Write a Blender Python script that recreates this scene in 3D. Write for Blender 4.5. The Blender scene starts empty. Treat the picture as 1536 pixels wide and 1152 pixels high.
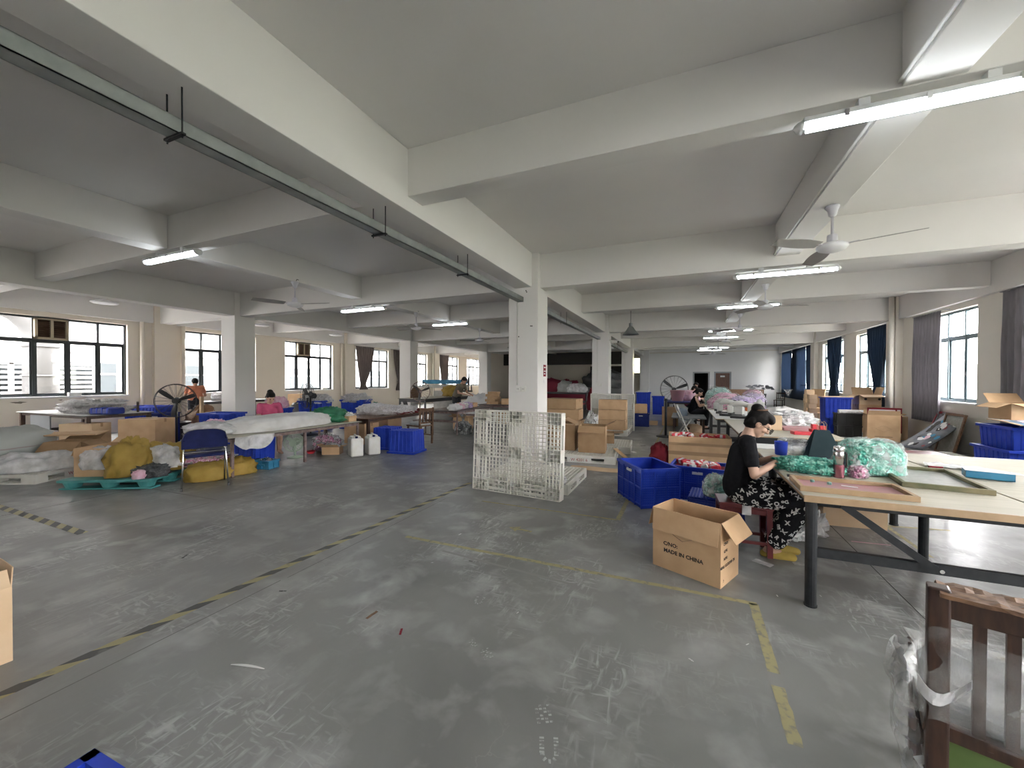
import bpy, bmesh, math, random
from mathutils import Vector, Matrix, noise
random.seed(7)
PI = math.pi
SC = bpy.context.scene
COL = SC.collection

# ------------------------------------------------------------------ camera
FPX, YAW, PIT, ROL, EYE = 596.15, 0.4066, -0.0110, 0.0028, 1.52
_R0 = Vector((math.cos(YAW), math.sin(YAW), 0))
_F = Vector((-math.sin(YAW)*math.cos(PIT), math.cos(YAW)*math.cos(PIT), math.sin(PIT)))
_U0 = _R0.cross(_F)
_R = math.cos(ROL)*_R0 + math.sin(ROL)*_U0
_U = -math.sin(ROL)*_R0 + math.cos(ROL)*_U0
CAMPOS = Vector((0, 0, EYE))
cd = bpy.data.cameras.new('camera')
cd.sensor_fit = 'HORIZONTAL'; cd.sensor_width = 36.0
cd.lens = FPX/1536*36.0
cd.clip_start = 0.02; cd.clip_end = 500
cam = bpy.data.objects.new('camera', cd); COL.objects.link(cam)
cam.matrix_world = Matrix(((_R.x, _U.x, -_F.x, 0), (_R.y, _U.y, -_F.y, 0), (_R.z, _U.z, -_F.z, EYE), (0, 0, 0, 1)))
SC.camera = cam

# ------------------------------------------------------------------ world, exposure
W = bpy.data.worlds.new('world'); SC.world = W; W.use_nodes = True
_bg = W.node_tree.nodes['Background']
_bg.inputs['Color'].default_value = (1.0, 0.985, 0.985, 1)
SKY = 17.0
_bg.inputs['Strength'].default_value = SKY
TUBE = 18.0
VS = SC.view_settings
VS.view_transform = 'Standard'; VS.look = 'None'; VS.gamma = 1.0; VS.use_curve_mapping = False
VS.exposure = 1.0
SC.cycles.max_bounces = 10
SC.cycles.diffuse_bounces = 6
SC.cycles.transparent_max_bounces = 24
SC.cycles.sample_clamp_indirect = 6.0
SC.cycles.caustics_reflective = False; SC.cycles.caustics_refractive = False

# pixel of the photograph -> point on a plane of the place
def ray(x, y):
    return _R*((x-768)/FPX) - _U*((y-576)/FPX) + _F
def G(x, y, z=0.0):
    d = ray(x, y); return CAMPOS + d*((z-EYE)/d.z)
def AX(x, y, X):
    d = ray(x, y); return CAMPOS + d*(X/d.x)
def AY(x, y, Y):
    d = ray(x, y); return CAMPOS + d*(Y/d.y)

# ------------------------------------------------------------------ mesh helper
class MB:
    def __init__(s): s.v = []; s.f = []; s.m = []
    def add(s, v, f, mi=0):
        o = len(s.v); s.v += [tuple(p) for p in v]
        s.f += [tuple(i+o for i in q) for q in f]; s.m += [mi]*len(f); return s
    def box(s, x0, x1, y0, y1, z0, z1, mi=0):
        v = [(x0,y0,z0),(x1,y0,z0),(x1,y1,z0),(x0,y1,z0),(x0,y0,z1),(x1,y0,z1),(x1,y1,z1),(x0,y1,z1)]
        return s.add(v, [(0,3,2,1),(4,5,6,7),(0,1,5,4),(1,2,6,5),(2,3,7,6),(3,0,4,7)], mi)
    def cbox(s, c, d, M=None, mi=0):
        x, y, z = d[0]/2, d[1]/2, d[2]/2
        v = [Vector(p) for p in [(-x,-y,-z),(x,-y,-z),(x,y,-z),(-x,y,-z),(-x,-y,z),(x,-y,z),(x,y,z),(-x,y,z)]]
        if M: v = [M @ p for p in v]
        c = Vector(c)
        return s.add([p+c for p in v], [(0,3,2,1),(4,5,6,7),(0,1,5,4),(1,2,6,5),(2,3,7,6),(3,0,4,7)], mi)
    def bar(s, p, q, w, h=None, mi=0, up=(0,0,1)):
        p, q = Vector(p), Vector(q); h = h or w
        d = (q-p); L = d.length; d = d/L; u = Vector(up)
        if abs(d.dot(u)) > .98: u = Vector((0,1,0))
        r = d.cross(u).normalized(); u = r.cross(d)
        a, b = r*(w/2), u*(h/2)
        v = [p-a-b, p+a-b, p+a+b, p-a+b, q-a-b, q+a-b, q+a+b, q-a+b]
        return s.add(v, [(0,1,2,3),(7,6,5,4),(0,4,5,1),(1,5,6,2),(2,6,7,3),(3,7,4,0)], mi)
    def tube(s, pts, r, n=8, mi=0, cap=True, flat=1.0):
        pts = [Vector(p) for p in pts]; rs = r if isinstance(r, (list, tuple)) else [r]*len(pts)
        o = len(s.v); N = len(pts); pr = None
        for i, p in enumerate(pts):
            d = (pts[min(i+1, N-1)]-pts[max(i-1, 0)]).normalized()
            if pr is None:
                u = Vector((0,0,1)) if abs(d.z) < .9 else Vector((1,0,0))
                pr = d.cross(u).normalized()
            else:
                pr = (pr-d*pr.dot(d)).normalized()
            up = d.cross(pr)
            for k in range(n):
                a = 2*PI*k/n
                s.v.append(tuple(p+(pr*math.cos(a)+up*(math.sin(a)*flat))*rs[i]))
        for i in range(N-1):
            for k in range(n):
                s.f.append((o+i*n+k, o+i*n+(k+1)%n, o+(i+1)*n+(k+1)%n, o+(i+1)*n+k)); s.m.append(mi)
        if cap:
            s.f.append(tuple(o+k for k in reversed(range(n)))); s.m.append(mi)
            s.f.append(tuple(o+(N-1)*n+k for k in range(n))); s.m.append(mi)
        return s
    def cyl(s, p, q, r, r2=None, n=16, mi=0):
        return s.tube([p, q], [r, r if r2 is None else r2], n, mi)
    def ring(s, c, R, r, axis=(0,0,1), n=24, m=5, mi=0):
        ax = Vector(axis).normalized(); u = ax.orthogonal().normalized(); w = ax.cross(u); c = Vector(c)
        o = len(s.v)
        for i in range(n):
            a = 2*PI*i/n; d = u*math.cos(a)+w*math.sin(a)
            for k in range(m):
                b = 2*PI*k/m; s.v.append(tuple(c+d*(R+r*math.cos(b))+ax*(r*math.sin(b))))
        for i in range(n):
            for k in range(m):
                s.f.append((o+i*m+k, o+((i+1)%n)*m+k, o+((i+1)%n)*m+(k+1)%m, o+i*m+(k+1)%m)); s.m.append(mi)
        return s
    def lathe(s, prof, n=20, c=(0,0,0), mi=0, M=None):
        o = len(s.v); c = Vector(c)
        for r, z in prof:
            for k in range(n):
                a = 2*PI*k/n; p = Vector((r*math.cos(a), r*math.sin(a), z))
                if M: p = M @ p
                s.v.append(tuple(p+c))
        for i in range(len(prof)-1):
            for k in range(n):
                s.f.append((o+i*n+k, o+i*n+(k+1)%n, o+(i+1)*n+(k+1)%n, o+(i+1)*n+k)); s.m.append(mi)
        s.f.append(tuple(o+k for k in reversed(range(n)))); s.m.append(mi)
        s.f.append(tuple(o+(len(prof)-1)*n+k for k in range(n))); s.m.append(mi)
        return s
    def grid(s, fn, nu, nv, mi=0, thick=0.0):
        """surface fn(u, v) -> point; given thickness it becomes a closed shell"""
        o = len(s.v)
        P = [[Vector(fn(i/nu, j/nv)) for i in range(nu+1)] for j in range(nv+1)]
        for row in P: s.v += [tuple(p) for p in row]
        def q(b, i, j): return b+j*(nu+1)+i
        for j in range(nv):
            for i in range(nu):
                s.f.append((q(o,i,j), q(o,i+1,j), q(o,i+1,j+1), q(o,i,j+1))); s.m.append(mi)
        if thick:
            o2 = len(s.v)
            for j in range(nv+1):
                for i in range(nu+1):
                    a = P[j][min(i+1,nu)]-P[j][max(i-1,0)]; b = P[min(j+1,nv)][i]-P[max(j-1,0)][i]
                    nn = a.cross(b)
                    nn = nn.normalized() if nn.length > 1e-9 else Vector((0,0,1))
                    s.v.append(tuple(P[j][i]-nn*thick))
            for j in range(nv):
                for i in range(nu):
                    s.f.append((q(o2,i,j), q(o2,i,j+1), q(o2,i+1,j+1), q(o2,i+1,j))); s.m.append(mi)
            for i in range(nu):
                s.f.append((q(o,i,0), q(o2,i,0), q(o2,i+1,0), q(o,i+1,0))); s.m.append(mi)
                s.f.append((q(o,i,nv), q(o,i+1,nv), q(o2,i+1,nv), q(o2,i,nv))); s.m.append(mi)
            for j in range(nv):
                s.f.append((q(o,0,j), q(o,0,j+1), q(o2,0,j+1), q(o2,0,j))); s.m.append(mi)
                s.f.append((q(o,nu,j), q(o2,nu,j), q(o2,nu,j+1), q(o,nu,j+1))); s.m.append(mi)
        return s
    def mesh(s, name):
        me = bpy.data.meshes.new(name); me.from_pydata(s.v, [], s.f); me.update(); return me

def O(name, mb, mats, parent=None, loc=(0,0,0), rot=(0,0,0), smooth=False, bevel=0.0, sub=0, kind=None):
    me = mb.mesh(name) if isinstance(mb, MB) else mb
    ml = mats if isinstance(mats, (list, tuple)) else [mats]
    if not me.materials:
        for m in ml: me.materials.append(M[m] if isinstance(m, str) else m)
    if isinstance(mb, MB) and len(ml) > 1:
        me.polygons.foreach_set('material_index', mb.m)
    if smooth: me.polygons.foreach_set('use_smooth', [True]*len(me.polygons))
    o = bpy.data.objects.new(name, me); COL.objects.link(o)
    o.location = loc; o.rotation_euler = rot; o.parent = parent
    if bevel:
        b = o.modifiers.new('bevel', 'BEVEL'); b.width = bevel; b.segments = 2; b.limit_method = 'ANGLE'; b.angle_limit = .6
    if sub:
        b = o.modifiers.new('subdivision', 'SUBSURF'); b.levels = sub; b.render_levels = sub
    if kind: o['kind'] = kind
    return o
def thing(name, label, cat, loc=(0,0,0), rz=0.0, group=None):
    o = bpy.data.objects.new(name, None); COL.objects.link(o); o.empty_display_size = .1
    o.location = loc; o.rotation_euler = (0, 0, rz); o['label'] = label; o['category'] = cat
    if group: o['group'] = group
    return o
def tag(o, label, cat, group=None):
    o['label'] = label; o['category'] = cat
    if group: o['group'] = group
    return o
def dup(root, loc, rz=None, label=None, group=None, scale=None):
    kids = {}
    for ch in bpy.data.objects:
        if ch.parent: kids.setdefault(ch.parent.name, []).append(ch)
    def cp(o, par):
        c = o.copy(); COL.objects.link(c); c.parent = par
        for k in kids.get(o.name, []): cp(k, c)
        return c
    r = cp(root, None); r.location = loc
    if rz is not None: r.rotation_euler = (0, 0, rz)
    if label: r['label'] = label
    if group: r['group'] = group
    if scale: r.scale = scale
    return r
def rotz(a): return Matrix.Rotation(a, 3, 'Z')
def rotx(a): return Matrix.Rotation(a, 3, 'X')
def roty(a): return Matrix.Rotation(a, 3, 'Y')

# ------------------------------------------------------------------ materials
M = {}
def _new(name):
    m = bpy.data.materials.new(name); m.use_nodes = True; M[name] = m
    nt = m.node_tree; return m, nt, nt.nodes['Principled BSDF']
def _n(nt, t, **kw):
    n = nt.nodes.new(t)
    for k, v in kw.items():
        if k.startswith('i_'): n.inputs[int(k[2:]) if k[2:].isdigit() else k[2:]].default_value = v
        else: setattr(n, k, v)
    return n
def pm(name, c, rough=.6, c2=None, scale=8., detail=4., metal=0., bump=0., bscale=None, stretch=None, alpha=1., trans=0., spec=.5, ramp=(.35,.65), emit=None, es=0., coat=0., sheen=0.):
    """principled material; c..c2 blended by noise in object space, optional fine relief"""
    m, nt, b = _new(name)
    b.inputs['Base Color'].default_value = (*c, 1); b.inputs['Roughness'].default_value = rough
    b.inputs['Metallic'].default_value = metal; b.inputs['Specular IOR Level'].default_value = spec
    b.inputs['Alpha'].default_value = alpha; b.inputs['Transmission Weight'].default_value = trans
    b.inputs['Coat Weight'].default_value = coat; b.inputs['Sheen Weight'].default_value = sheen
    if emit: b.inputs['Emission Color'].default_value = (*emit, 1); b.inputs['Emission Strength'].default_value = es
    L = nt.links
    tc = _n(nt, 'ShaderNodeTexCoord'); src = tc.outputs['Object']
    if stretch:
        mp = _n(nt, 'ShaderNodeMapping'); mp.inputs['Scale'].default_value = stretch
        L.new(src, mp.inputs['Vector']); src = mp.outputs['Vector']
    if c2:
        nz = _n(nt, 'ShaderNodeTexNoise', i_Scale=scale, i_Detail=detail); L.new(src, nz.inputs['Vector'])
        cr = _n(nt, 'ShaderNodeValToRGB'); e = cr.color_ramp.elements
        e[0].position, e[1].position = ramp; e[0].color = (*c, 1); e[1].color = (*c2, 1)
        L.new(nz.outputs['Fac'], cr.inputs['Fac']); L.new(cr.outputs['Color'], b.inputs['Base Color'])
    if bump:
        nb = _n(nt, 'ShaderNodeTexNoise', i_Scale=bscale or scale*3, i_Detail=5.); L.new(src, nb.inputs['Vector'])
        bp = _n(nt, 'ShaderNodeBump', i_Strength=bump, i_Distance=.01); L.new(nb.outputs['Fac'], bp.inputs['Height'])
        L.new(bp.outputs['Normal'], b.inputs['Normal'])
    return m
def film(name, c, dens, rough=.25, gloss=.5):
    """thin plastic film: mostly see-through with a milky, glossy share"""
    m, nt, b = _new(name); L = nt.links
    b.inputs['Base Color'].default_value = (*c, 1); b.inputs['Roughness'].default_value = rough
    b.inputs['Specular IOR Level'].default_value = gloss
    tr = _n(nt, 'ShaderNodeBsdfTransparent'); mx = _n(nt, 'ShaderNodeMixShader')
    nz = _n(nt, 'ShaderNodeTexNoise', i_Scale=9., i_Detail=6.); tc = _n(nt, 'ShaderNodeTexCoord')
    L.new(tc.outputs['Object'], nz.inputs['Vector'])
    mr = _n(nt, 'ShaderNodeMapRange'); mr.inputs[1].default_value = .3; mr.inputs[2].default_value = .7
    mr.inputs[3].default_value = max(0, dens-.2); mr.inputs[4].default_value = min(1, dens+.2)
    L.new(nz.outputs['Fac'], mr.inputs[0]); L.new(mr.outputs[0], mx.inputs[0])
    bp = _n(nt, 'ShaderNodeBump', i_Strength=.6, i_Distance=.02); L.new(nz.outputs['Fac'], bp.inputs['Height'])
    L.new(bp.outputs['Normal'], b.inputs['Normal'])
    L.new(tr.outputs[0], mx.inputs[1]); L.new(b.outputs[0], mx.inputs[2])
    L.new(mx.outputs[0], nt.nodes['Material Output'].inputs['Surface']); return m
def glass(name, tint=(1,1,1), refl=.06):
    m, nt, b = _new(name); L = nt.links
    tr = _n(nt, 'ShaderNodeBsdfTransparent'); tr.inputs[0].default_value = (*tint, 1)
    gl = _n(nt, 'ShaderNodeBsdfGlossy'); gl.inputs['Roughness'].default_value = .02
    mx = _n(nt, 'ShaderNodeMixShader', i_0=refl); L.new(tr.outputs[0], mx.inputs[1]); L.new(gl.outputs[0], mx.inputs[2])
    L.new(mx.outputs[0], nt.nodes['Material Output'].inputs['Surface']); return m
def emis(name, c, s):
    m, nt, b = _new(name); b.inputs['Base Color'].default_value = (*c, 1)
    b.inputs['Emission Color'].default_value = (*c, 1); b.inputs['Emission Strength'].default_value = s; return m

pm('paint_warm', (.70,.665,.60), .75, (.74,.71,.645), 1.3, bump=.05, bscale=6)
pm('paint_ceiling', (.71,.695,.675), .8, (.75,.735,.715), .7, bump=.04, bscale=3)
pm('paint_white', (.80,.80,.80), .7, (.84,.84,.84), .8, bump=.03, bscale=6)
pm('paint_left', (.75,.685,.59), .75, (.80,.735,.64), .6, bump=.05, bscale=5)
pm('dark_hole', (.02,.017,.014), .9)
pm('galv', (.22,.24,.235), .5, (.30,.32,.31), 5, metal=.3, bump=.02)
pm('conduit', (.62,.62,.58), .5)
pm('frame_dark', (.035,.042,.045), .4, metal=.3)
pm('frame_teal', (.10,.15,.17), .4, metal=.2)
glass('pane_clear', (.97,.97,.975), .05)
pm('black_metal', (.014,.016,.018), .5, (.024,.026,.029), 20, bump=.02, spec=.3)
pm('white_plastic', (.74,.74,.71), .5, (.66,.65,.59), 6, bump=.03)
pm('pallet_white', (.66,.645,.57), .5, (.74,.73,.68), 5, bump=.05)
pm('teal_plastic', (.05,.25,.25), .5, (.08,.31,.30), 8)
pm('blue_plastic', (.015,.045,.42), .42, (.025,.065,.48), 6, bump=.02, spec=.3)
pm('blue_dark', (.012,.024,.18), .45, (.02,.037,.22), 6, spec=.3)
pm('cardboard', (.52,.34,.19), .85, (.60,.405,.235), 5, bump=.08, bscale=60)
pm('cardboard_dark', (.33,.21,.11), .85, (.38,.25,.14), 5, bump=.08, bscale=60)
pm('cardboard_light', (.56,.40,.25), .85, (.62,.46,.30), 4, bump=.06, bscale=60)
pm('tape_brown', (.38,.255,.15), .25)
pm('ink', (.025,.022,.02), .7)
pm('red_ink', (.35,.03,.04), .7)
pm('plywood', (.42,.395,.315), .55, (.48,.45,.365), 3, bump=.03, stretch=(1,8,1))
pm('ply_edge', (.42,.30,.17), .6, (.33,.23,.13), 14, stretch=(1,1,12))
pm('wood_dark', (.032,.014,.009), .45, (.062,.028,.016), 9, stretch=(6,6,1), bump=.04, coat=.2)
pm('wood_old', (.23,.125,.065), .6, (.11,.058,.032), 14, stretch=(2,9,2), bump=.15)
pm('stool_red', (.10,.016,.018), .35, (.14,.026,.028), 8)
pm('tray_wood', (.33,.22,.12), .6, (.42,.29,.17), 9, stretch=(1,6,1), bump=.05)
pm('tray_green', (.10,.11,.055), .6, (.20,.17,.09), 7)
pm('mesh_pink', (.42,.20,.22), .6, (.36,.22,.22), 30)
pm('mesh_grey', (.30,.30,.28), .5, (.24,.25,.22), 20)
pm('skin', (.55,.34,.245), .55, (.60,.385,.285), 12)
pm('skin_tan', (.36,.20,.135), .55)
pm('hair', (.007,.006,.006), .6, (.013,.011,.010), 60, stretch=(1,1,8), bump=.3, spec=.15)
pm('cloth_black', (.008,.008,.010), .9, (.013,.013,.015), 30, bump=.15, spec=.12)
pm('print_white', (.60,.60,.58), .8)
pm('cloth_pink', (.42,.06,.14), .85, (.48,.08,.17), 12, bump=.2)
pm('cloth_orange', (.48,.17,.09), .85, (.54,.21,.12), 12, bump=.2)
pm('cloth_olive', (.10,.085,.06), .85, (.13,.11,.08), 12, bump=.2)
pm('cloth_maroon', (.20,.02,.04), .85)
pm('cloth_dark', (.018,.017,.02), .9)
pm('gold_cloth', (.36,.26,.05), .7, (.46,.33,.07), 10)
pm('steel', (.55,.55,.55), .22, metal=1.0)
pm('chrome', (.75,.75,.74), .12, metal=1.0)
pm('rose_metal', (.45,.17,.23), .25, metal=.9)
def drape(name, c, t):
    m = pm(name, c, .9, tuple(x*1.25 for x in c), 4, stretch=(6,6,1), spec=.1); nt = m.node_tree; L = nt.links
    tl = _n(nt, 'ShaderNodeBsdfTranslucent'); tl.inputs[0].default_value = (*[x*1.6 for x in c], 1)
    mx = _n(nt, 'ShaderNodeMixShader', i_0=t); L.new(nt.nodes['Principled BSDF'].outputs[0], mx.inputs[1]); L.new(tl.outputs[0], mx.inputs[2])
    L.new(mx.outputs[0], nt.nodes['Material Output'].inputs['Surface'])
drape('curtain_grey', (.21,.20,.215), .25)
drape('curtain_blue', (.034,.052,.084), .3)
drape('curtain_sheer', (.07,.092,.13), .6)
drape('curtain_brown', (.17,.145,.135), .25)
pm('sack_yellow', (.30,.19,.03), .7, (.38,.255,.05), 6, bump=.25, bscale=30)
pm('sack_white', (.66,.655,.64), .6, (.56,.55,.53), 5, bump=.3, bscale=22)
pm('sack_grey', (.42,.44,.42), .65, (.50,.52,.50), 4, bump=.2, bscale=30)
pm('sack_green', (.012,.12,.055), .55, (.02,.17,.08), 5, bump=.25, bscale=14)
pm('bag_black', (.03,.032,.035), .35, (.10,.105,.11), 40, bump=.4, bscale=60)
def shreds(name, a, b2, c):
    """crinkled paper shreds seen through film: bright and deep flecks"""
    m, nt, b = _new(name); L = nt.links; b.inputs['Roughness'].default_value = .35
    tc = _n(nt, 'ShaderNodeTexCoord'); vo = _n(nt, 'ShaderNodeTexVoronoi', i_Scale=55.)
    nz = _n(nt, 'ShaderNodeTexNoise', i_Scale=16., i_Detail=5., i_Distortion=1.4); L.new(tc.outputs['Object'], nz.inputs['Vector'])
    L.new(tc.outputs['Object'], vo.inputs['Vector'])
    cr = _n(nt, 'ShaderNodeValToRGB'); e = cr.color_ramp.elements; e[0].position = .36; e[1].position = .64
    e[0].color = (*a, 1); e[1].color = (*c, 1); x = e.new(.5); x.color = (*b2, 1)
    L.new(nz.outputs['Fac'], cr.inputs['Fac']); L.new(cr.outputs['Color'], b.inputs['Base Color'])
    bp = _n(nt, 'ShaderNodeBump', i_Strength=.9, i_Distance=.02); L.new(vo.outputs['Distance'], bp.inputs['Height'])
    L.new(bp.outputs['Normal'], b.inputs['Normal']); return m
shreds('shred_green', (.03,.24,.18), (.10,.47,.36), (.36,.72,.60))
shreds('shred_pink', (.40,.12,.24), (.55,.25,.36), (.75,.55,.62))
shreds('shred_purple', (.28,.18,.42), (.42,.32,.56), (.66,.58,.74))
shreds('shred_teal', (.12,.30,.27), (.22,.42,.37), (.45,.60,.55))
shreds('shred_white', (.50,.48,.47), (.62,.60,.60), (.78,.77,.77))
film('film', (.80,.82,.82), .30)
film('film_milky', (.74,.74,.74), .72)
film('film_thin', (.75,.76,.74), .16)
film('film_glossy', (.85,.87,.87), .22, .12, .9)
pm('red_plastic', (.50,.015,.03), .35, (.58,.03,.05), 6)
pm('red_matte', (.20,.02,.03), .8, spec=.2)
pm('white_paper', (.76,.76,.75), .7, (.70,.70,.70), 6)
pm('grey_metal', (.30,.31,.32), .4, metal=.5)
pm('fan_white', (.72,.72,.74), .4)
pm('fan_pale', (.55,.54,.58), .4)
pm('fan_blade', (.33,.32,.31), .5)
pm('fan_black', (.022,.022,.024), .45)
pm('navy_vinyl', (.006,.010,.06), .5, (.010,.016,.085), 8, spec=.2)
pm('teal_bag', (.014,.03,.036), .7, (.02,.038,.045), 8, spec=.15)
pm('lamp_housing', (.68,.69,.69), .4)
emis('tube_light', (.93,.97,1.0), TUBE)
pm('machine_white', (.50,.50,.47), .5, (.42,.42,.39), 7, spec=.3)
pm('machine_dark', (.04,.04,.042), .4)
pm('board_grey', (.20,.21,.22), .6)
pm('pink_film', (.62,.33,.43), .4, (.74,.52,.60), 9, bump=.5, bscale=20)
pm('orange', (.62,.14,.04), .5)
pm('bluebox', (.03,.19,.34), .4, (.05,.24,.40), 10)
pm('brown_door', (.13,.06,.04), .45, (.17,.08,.05), 4, stretch=(6,6,1))
pm('fan_green', (.42,.52,.40), .4)
pm('rust_pole', (.16,.10,.09), .6, (.26,.20,.19), 12)
pm('green_panel', (.09,.15,.035), .6, (.13,.20,.06), 6)
pm('yellow_tape', (.37,.33,.175), .7, (.22,.215,.175), 22, detail=9., ramp=(.50,.66), bump=.1)
pm('warm_plastic', (.42,.35,.25), .5)
pm('flower_grey', (.30,.30,.33), .8, (.42,.42,.45), 30)
# ------------------------------------------------------------------ the setting
XL, XR, YF, YB = -14.83, 5.49, -8.1, 29.04
ZC, ZB, ZB2 = 3.815, 3.20, 3.342
SILL, HEAD, TRANSOM = 1.05, 3.08, 2.49
DY, YC0 = 7.37, 7.05
WT = .24
def concrete():
    m, nt, b = _new('concrete'); L = nt.links
    tc = _n(nt, 'ShaderNodeTexCoord'); ob = tc.outputs['Object']
    def nz(scale, det, dist=0., st=None, rot=0.):
        src = ob
        if st:
            mp = _n(nt, 'ShaderNodeMapping'); mp.inputs['Scale'].default_value = st; mp.inputs['Rotation'].default_value = (0,0,rot)
            L.new(src, mp.inputs['Vector']); src = mp.outputs['Vector']
        n = _n(nt, 'ShaderNodeTexNoise', i_Scale=scale, i_Detail=det, i_Distortion=dist); L.new(src, n.inputs['Vector']); return n.outputs['Fac']
    def ramp(f, p0, p1, c0=(0,0,0,1), c1=(1,1,1,1)):
        r = _n(nt, 'ShaderNodeValToRGB'); e = r.color_ramp.elements
        e[0].position, e[1].position, e[0].color, e[1].color = p0, p1, c0, c1; L.new(f, r.inputs['Fac']); return r.outputs['Color']
    def mix(f, a, c, mode='MIX'):
        x = _n(nt, 'ShaderNodeMix', data_type='RGBA', blend_type=mode)
        L.new(f, x.inputs[0]) if not isinstance(f, float) else setattr(x.inputs[0], 'default_value', f)
        for s, val in ((6, a), (7, c)):
            if isinstance(val, tuple): x.inputs[s].default_value = val
            else: L.new(val, x.inputs[s])
        return x.outputs[2]
    base = ramp(nz(.55, 6, .6), .36, .66, (.158,.161,.155,1), (.265,.268,.257,1))
    base = mix(ramp(nz(3.2, 8, .3), .5, .72), base, (.34,.345,.335,1))
    # pale scuffs dragged in two directions, gathered in patches
    patch = ramp(nz(1.0, 5, .8), .49, .64)
    s1 = ramp(nz(4.2, 10, 1.6, (4.5, 1.2, 1), .75), .52, .74); s2 = ramp(nz(4.6, 10, 1.6, (1.2, 4.5, 1), .35), .54, .76)
    sc = mix(1.0, mix(1.0, s1, s2, 'LIGHTEN'), patch, 'MULTIPLY')
    base = mix(sc, base, (.46,.47,.46,1))
    vo = _n(nt, 'ShaderNodeTexVoronoi', feature='DISTANCE_TO_EDGE', i_Scale=1.5); 
    wn = _n(nt, 'ShaderNodeTexNoise', i_Scale=2.5, i_Detail=6.); L.new(ob, wn.inputs['Vector'])
    va = _n(nt, 'ShaderNodeVectorMath', operation='ADD'); L.new(ob, va.inputs[0]); L.new(wn.outputs['Color'], va.inputs[1]); L.new(va.outputs[0], vo.inputs['Vector'])
    cr = ramp(vo.outputs['Distance'], .002, .007, (1,1,1,1), (0,0,0,1))
    crp = mix(1.0, cr, ramp(nz(.8, 3), .5, .62), 'MULTIPLY')
    base = mix(crp, base, (.30,.30,.285,1))
    L.new(base, b.inputs['Base Color'])
    rr = _n(nt, 'ShaderNodeMapRange'); rr.inputs[3].default_value = .24; rr.inputs[4].default_value = .48
    L.new(nz(1.9, 7, .5), rr.inputs[0]); L.new(rr.outputs[0], b.inputs['Roughness'])
    b.inputs['Specular IOR Level'].default_value = .42
    bp = _n(nt, 'ShaderNodeBump', i_Strength=.30, i_Distance=.012); L.new(nz(3.2, 8, .5, (2.2, .8, 1), .4), bp.inputs['Height']); L.new(bp.outputs['Normal'], b.inputs['Normal'])
concrete()
floor = O('floor', MB().box(XL-WT, XR+WT, YF-WT, YB+WT, -.15, 0), 'concrete', kind='structure')
ceiling = O('ceiling', MB().box(XL-WT, XR+WT, YF-WT, YB+WT, ZC, ZC+.15), 'paint_ceiling', kind='structure')

WIN_Y = []
for k in range(-2, 3):
    o = YC0 + DY*k
    WIN_Y += [(o+.53, o+2.92), (o+4.12, o+6.52)]
WIN_Y = [w for w in WIN_Y if w[0] > YF+.2 and w[1] < YB-.3]
def wall_with_windows(x0, x1, lo=YF, hi=YB):
    m = MB(); m.box(x0, x1, lo, hi, 0, SILL); m.box(x0, x1, lo, hi, HEAD, ZC)
    y = lo
    for a, b2 in WIN_Y:
        m.box(x0, x1, y, a, SILL, HEAD); y = b2
    m.box(x0, x1, y, hi, SILL, HEAD); return m
wall_left = O('wall_left', wall_with_windows(XL-WT, XL), 'paint_left', kind='structure')
wall_right = O('wall_right', wall_with_windows(XR, XR+WT), 'paint_warm', kind='structure')
# back wall: right bay white with two door openings, the middle bay dim and cream
m = MB(); D1, D2 = (.66, 1.53), (1.92, 2.77)
for a, b2 in ((-2.4, D1[0]), (D1[1], D2[0]), (D2[1], XR)): m.box(a, b2, YB, YB+WT, 0, 2.0)
m.box(-2.4, XR, YB, YB+WT, 2.0, ZC)
O('wall_back', m, 'paint_white', kind='structure')
O('wall_back_left', MB().box(XL, -2.4, YB, YB+WT, 0, ZC), 'paint_left', kind='structure')
O('wall_partition', MB().box(-11.3, -11.15, 22.1, YB, 0, ZC), 'paint_left', kind='structure')
O('wall_front', MB().box(XL, XR, YF-WT, YF, 0, ZC), 'paint_warm', kind='structure')
O('trim_1', MB().box(-2.3, XR, YB-.02, YB, 3.35, 3.42), 'paint_warm', kind='structure')
# short room behind the open doorway, its darkness put into near-black walls
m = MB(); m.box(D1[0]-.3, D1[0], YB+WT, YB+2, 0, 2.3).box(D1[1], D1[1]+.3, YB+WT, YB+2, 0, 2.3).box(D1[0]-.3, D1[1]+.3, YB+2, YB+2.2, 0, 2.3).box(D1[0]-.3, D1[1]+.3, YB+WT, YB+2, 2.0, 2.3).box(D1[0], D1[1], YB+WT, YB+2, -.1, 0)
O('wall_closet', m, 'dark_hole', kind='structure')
for n, (a, b2) in enumerate((D1, D2)):
    d = thing('door_%d' % (n+1), ('open dark doorway with grey frame in the white back wall', 'brown closed door with small white plate in the white back wall')[n], 'door', ((a+b2)/2, YB, 0)); d['kind'] = 'structure'
    w = (b2-a)/2
    O('door_frame', MB().box(-w-.07, -w+.02, -.03, .1, 0, 2.07).box(w-.02, w+.07, -.03, .1, 0, 2.07).box(-w, w, -.03, .1, 1.98, 2.07), 'grey_metal', d)
    if n:
        lf = O('door_leaf', MB().box(-w+.02, w-.02, .03, .07, 0, 1.98), 'brown_door', d)
        O('name_plate', MB().box(-.13, .13, .015, .03, 1.72, 1.82), 'white_paper', lf)
        O('door_handle', MB().bar((-.34,-.01,.95), (-.22,-.01,.95), .02).cyl((-.34,.03,.95), (-.34,-.02,.95), .02), 'steel', lf)
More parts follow.
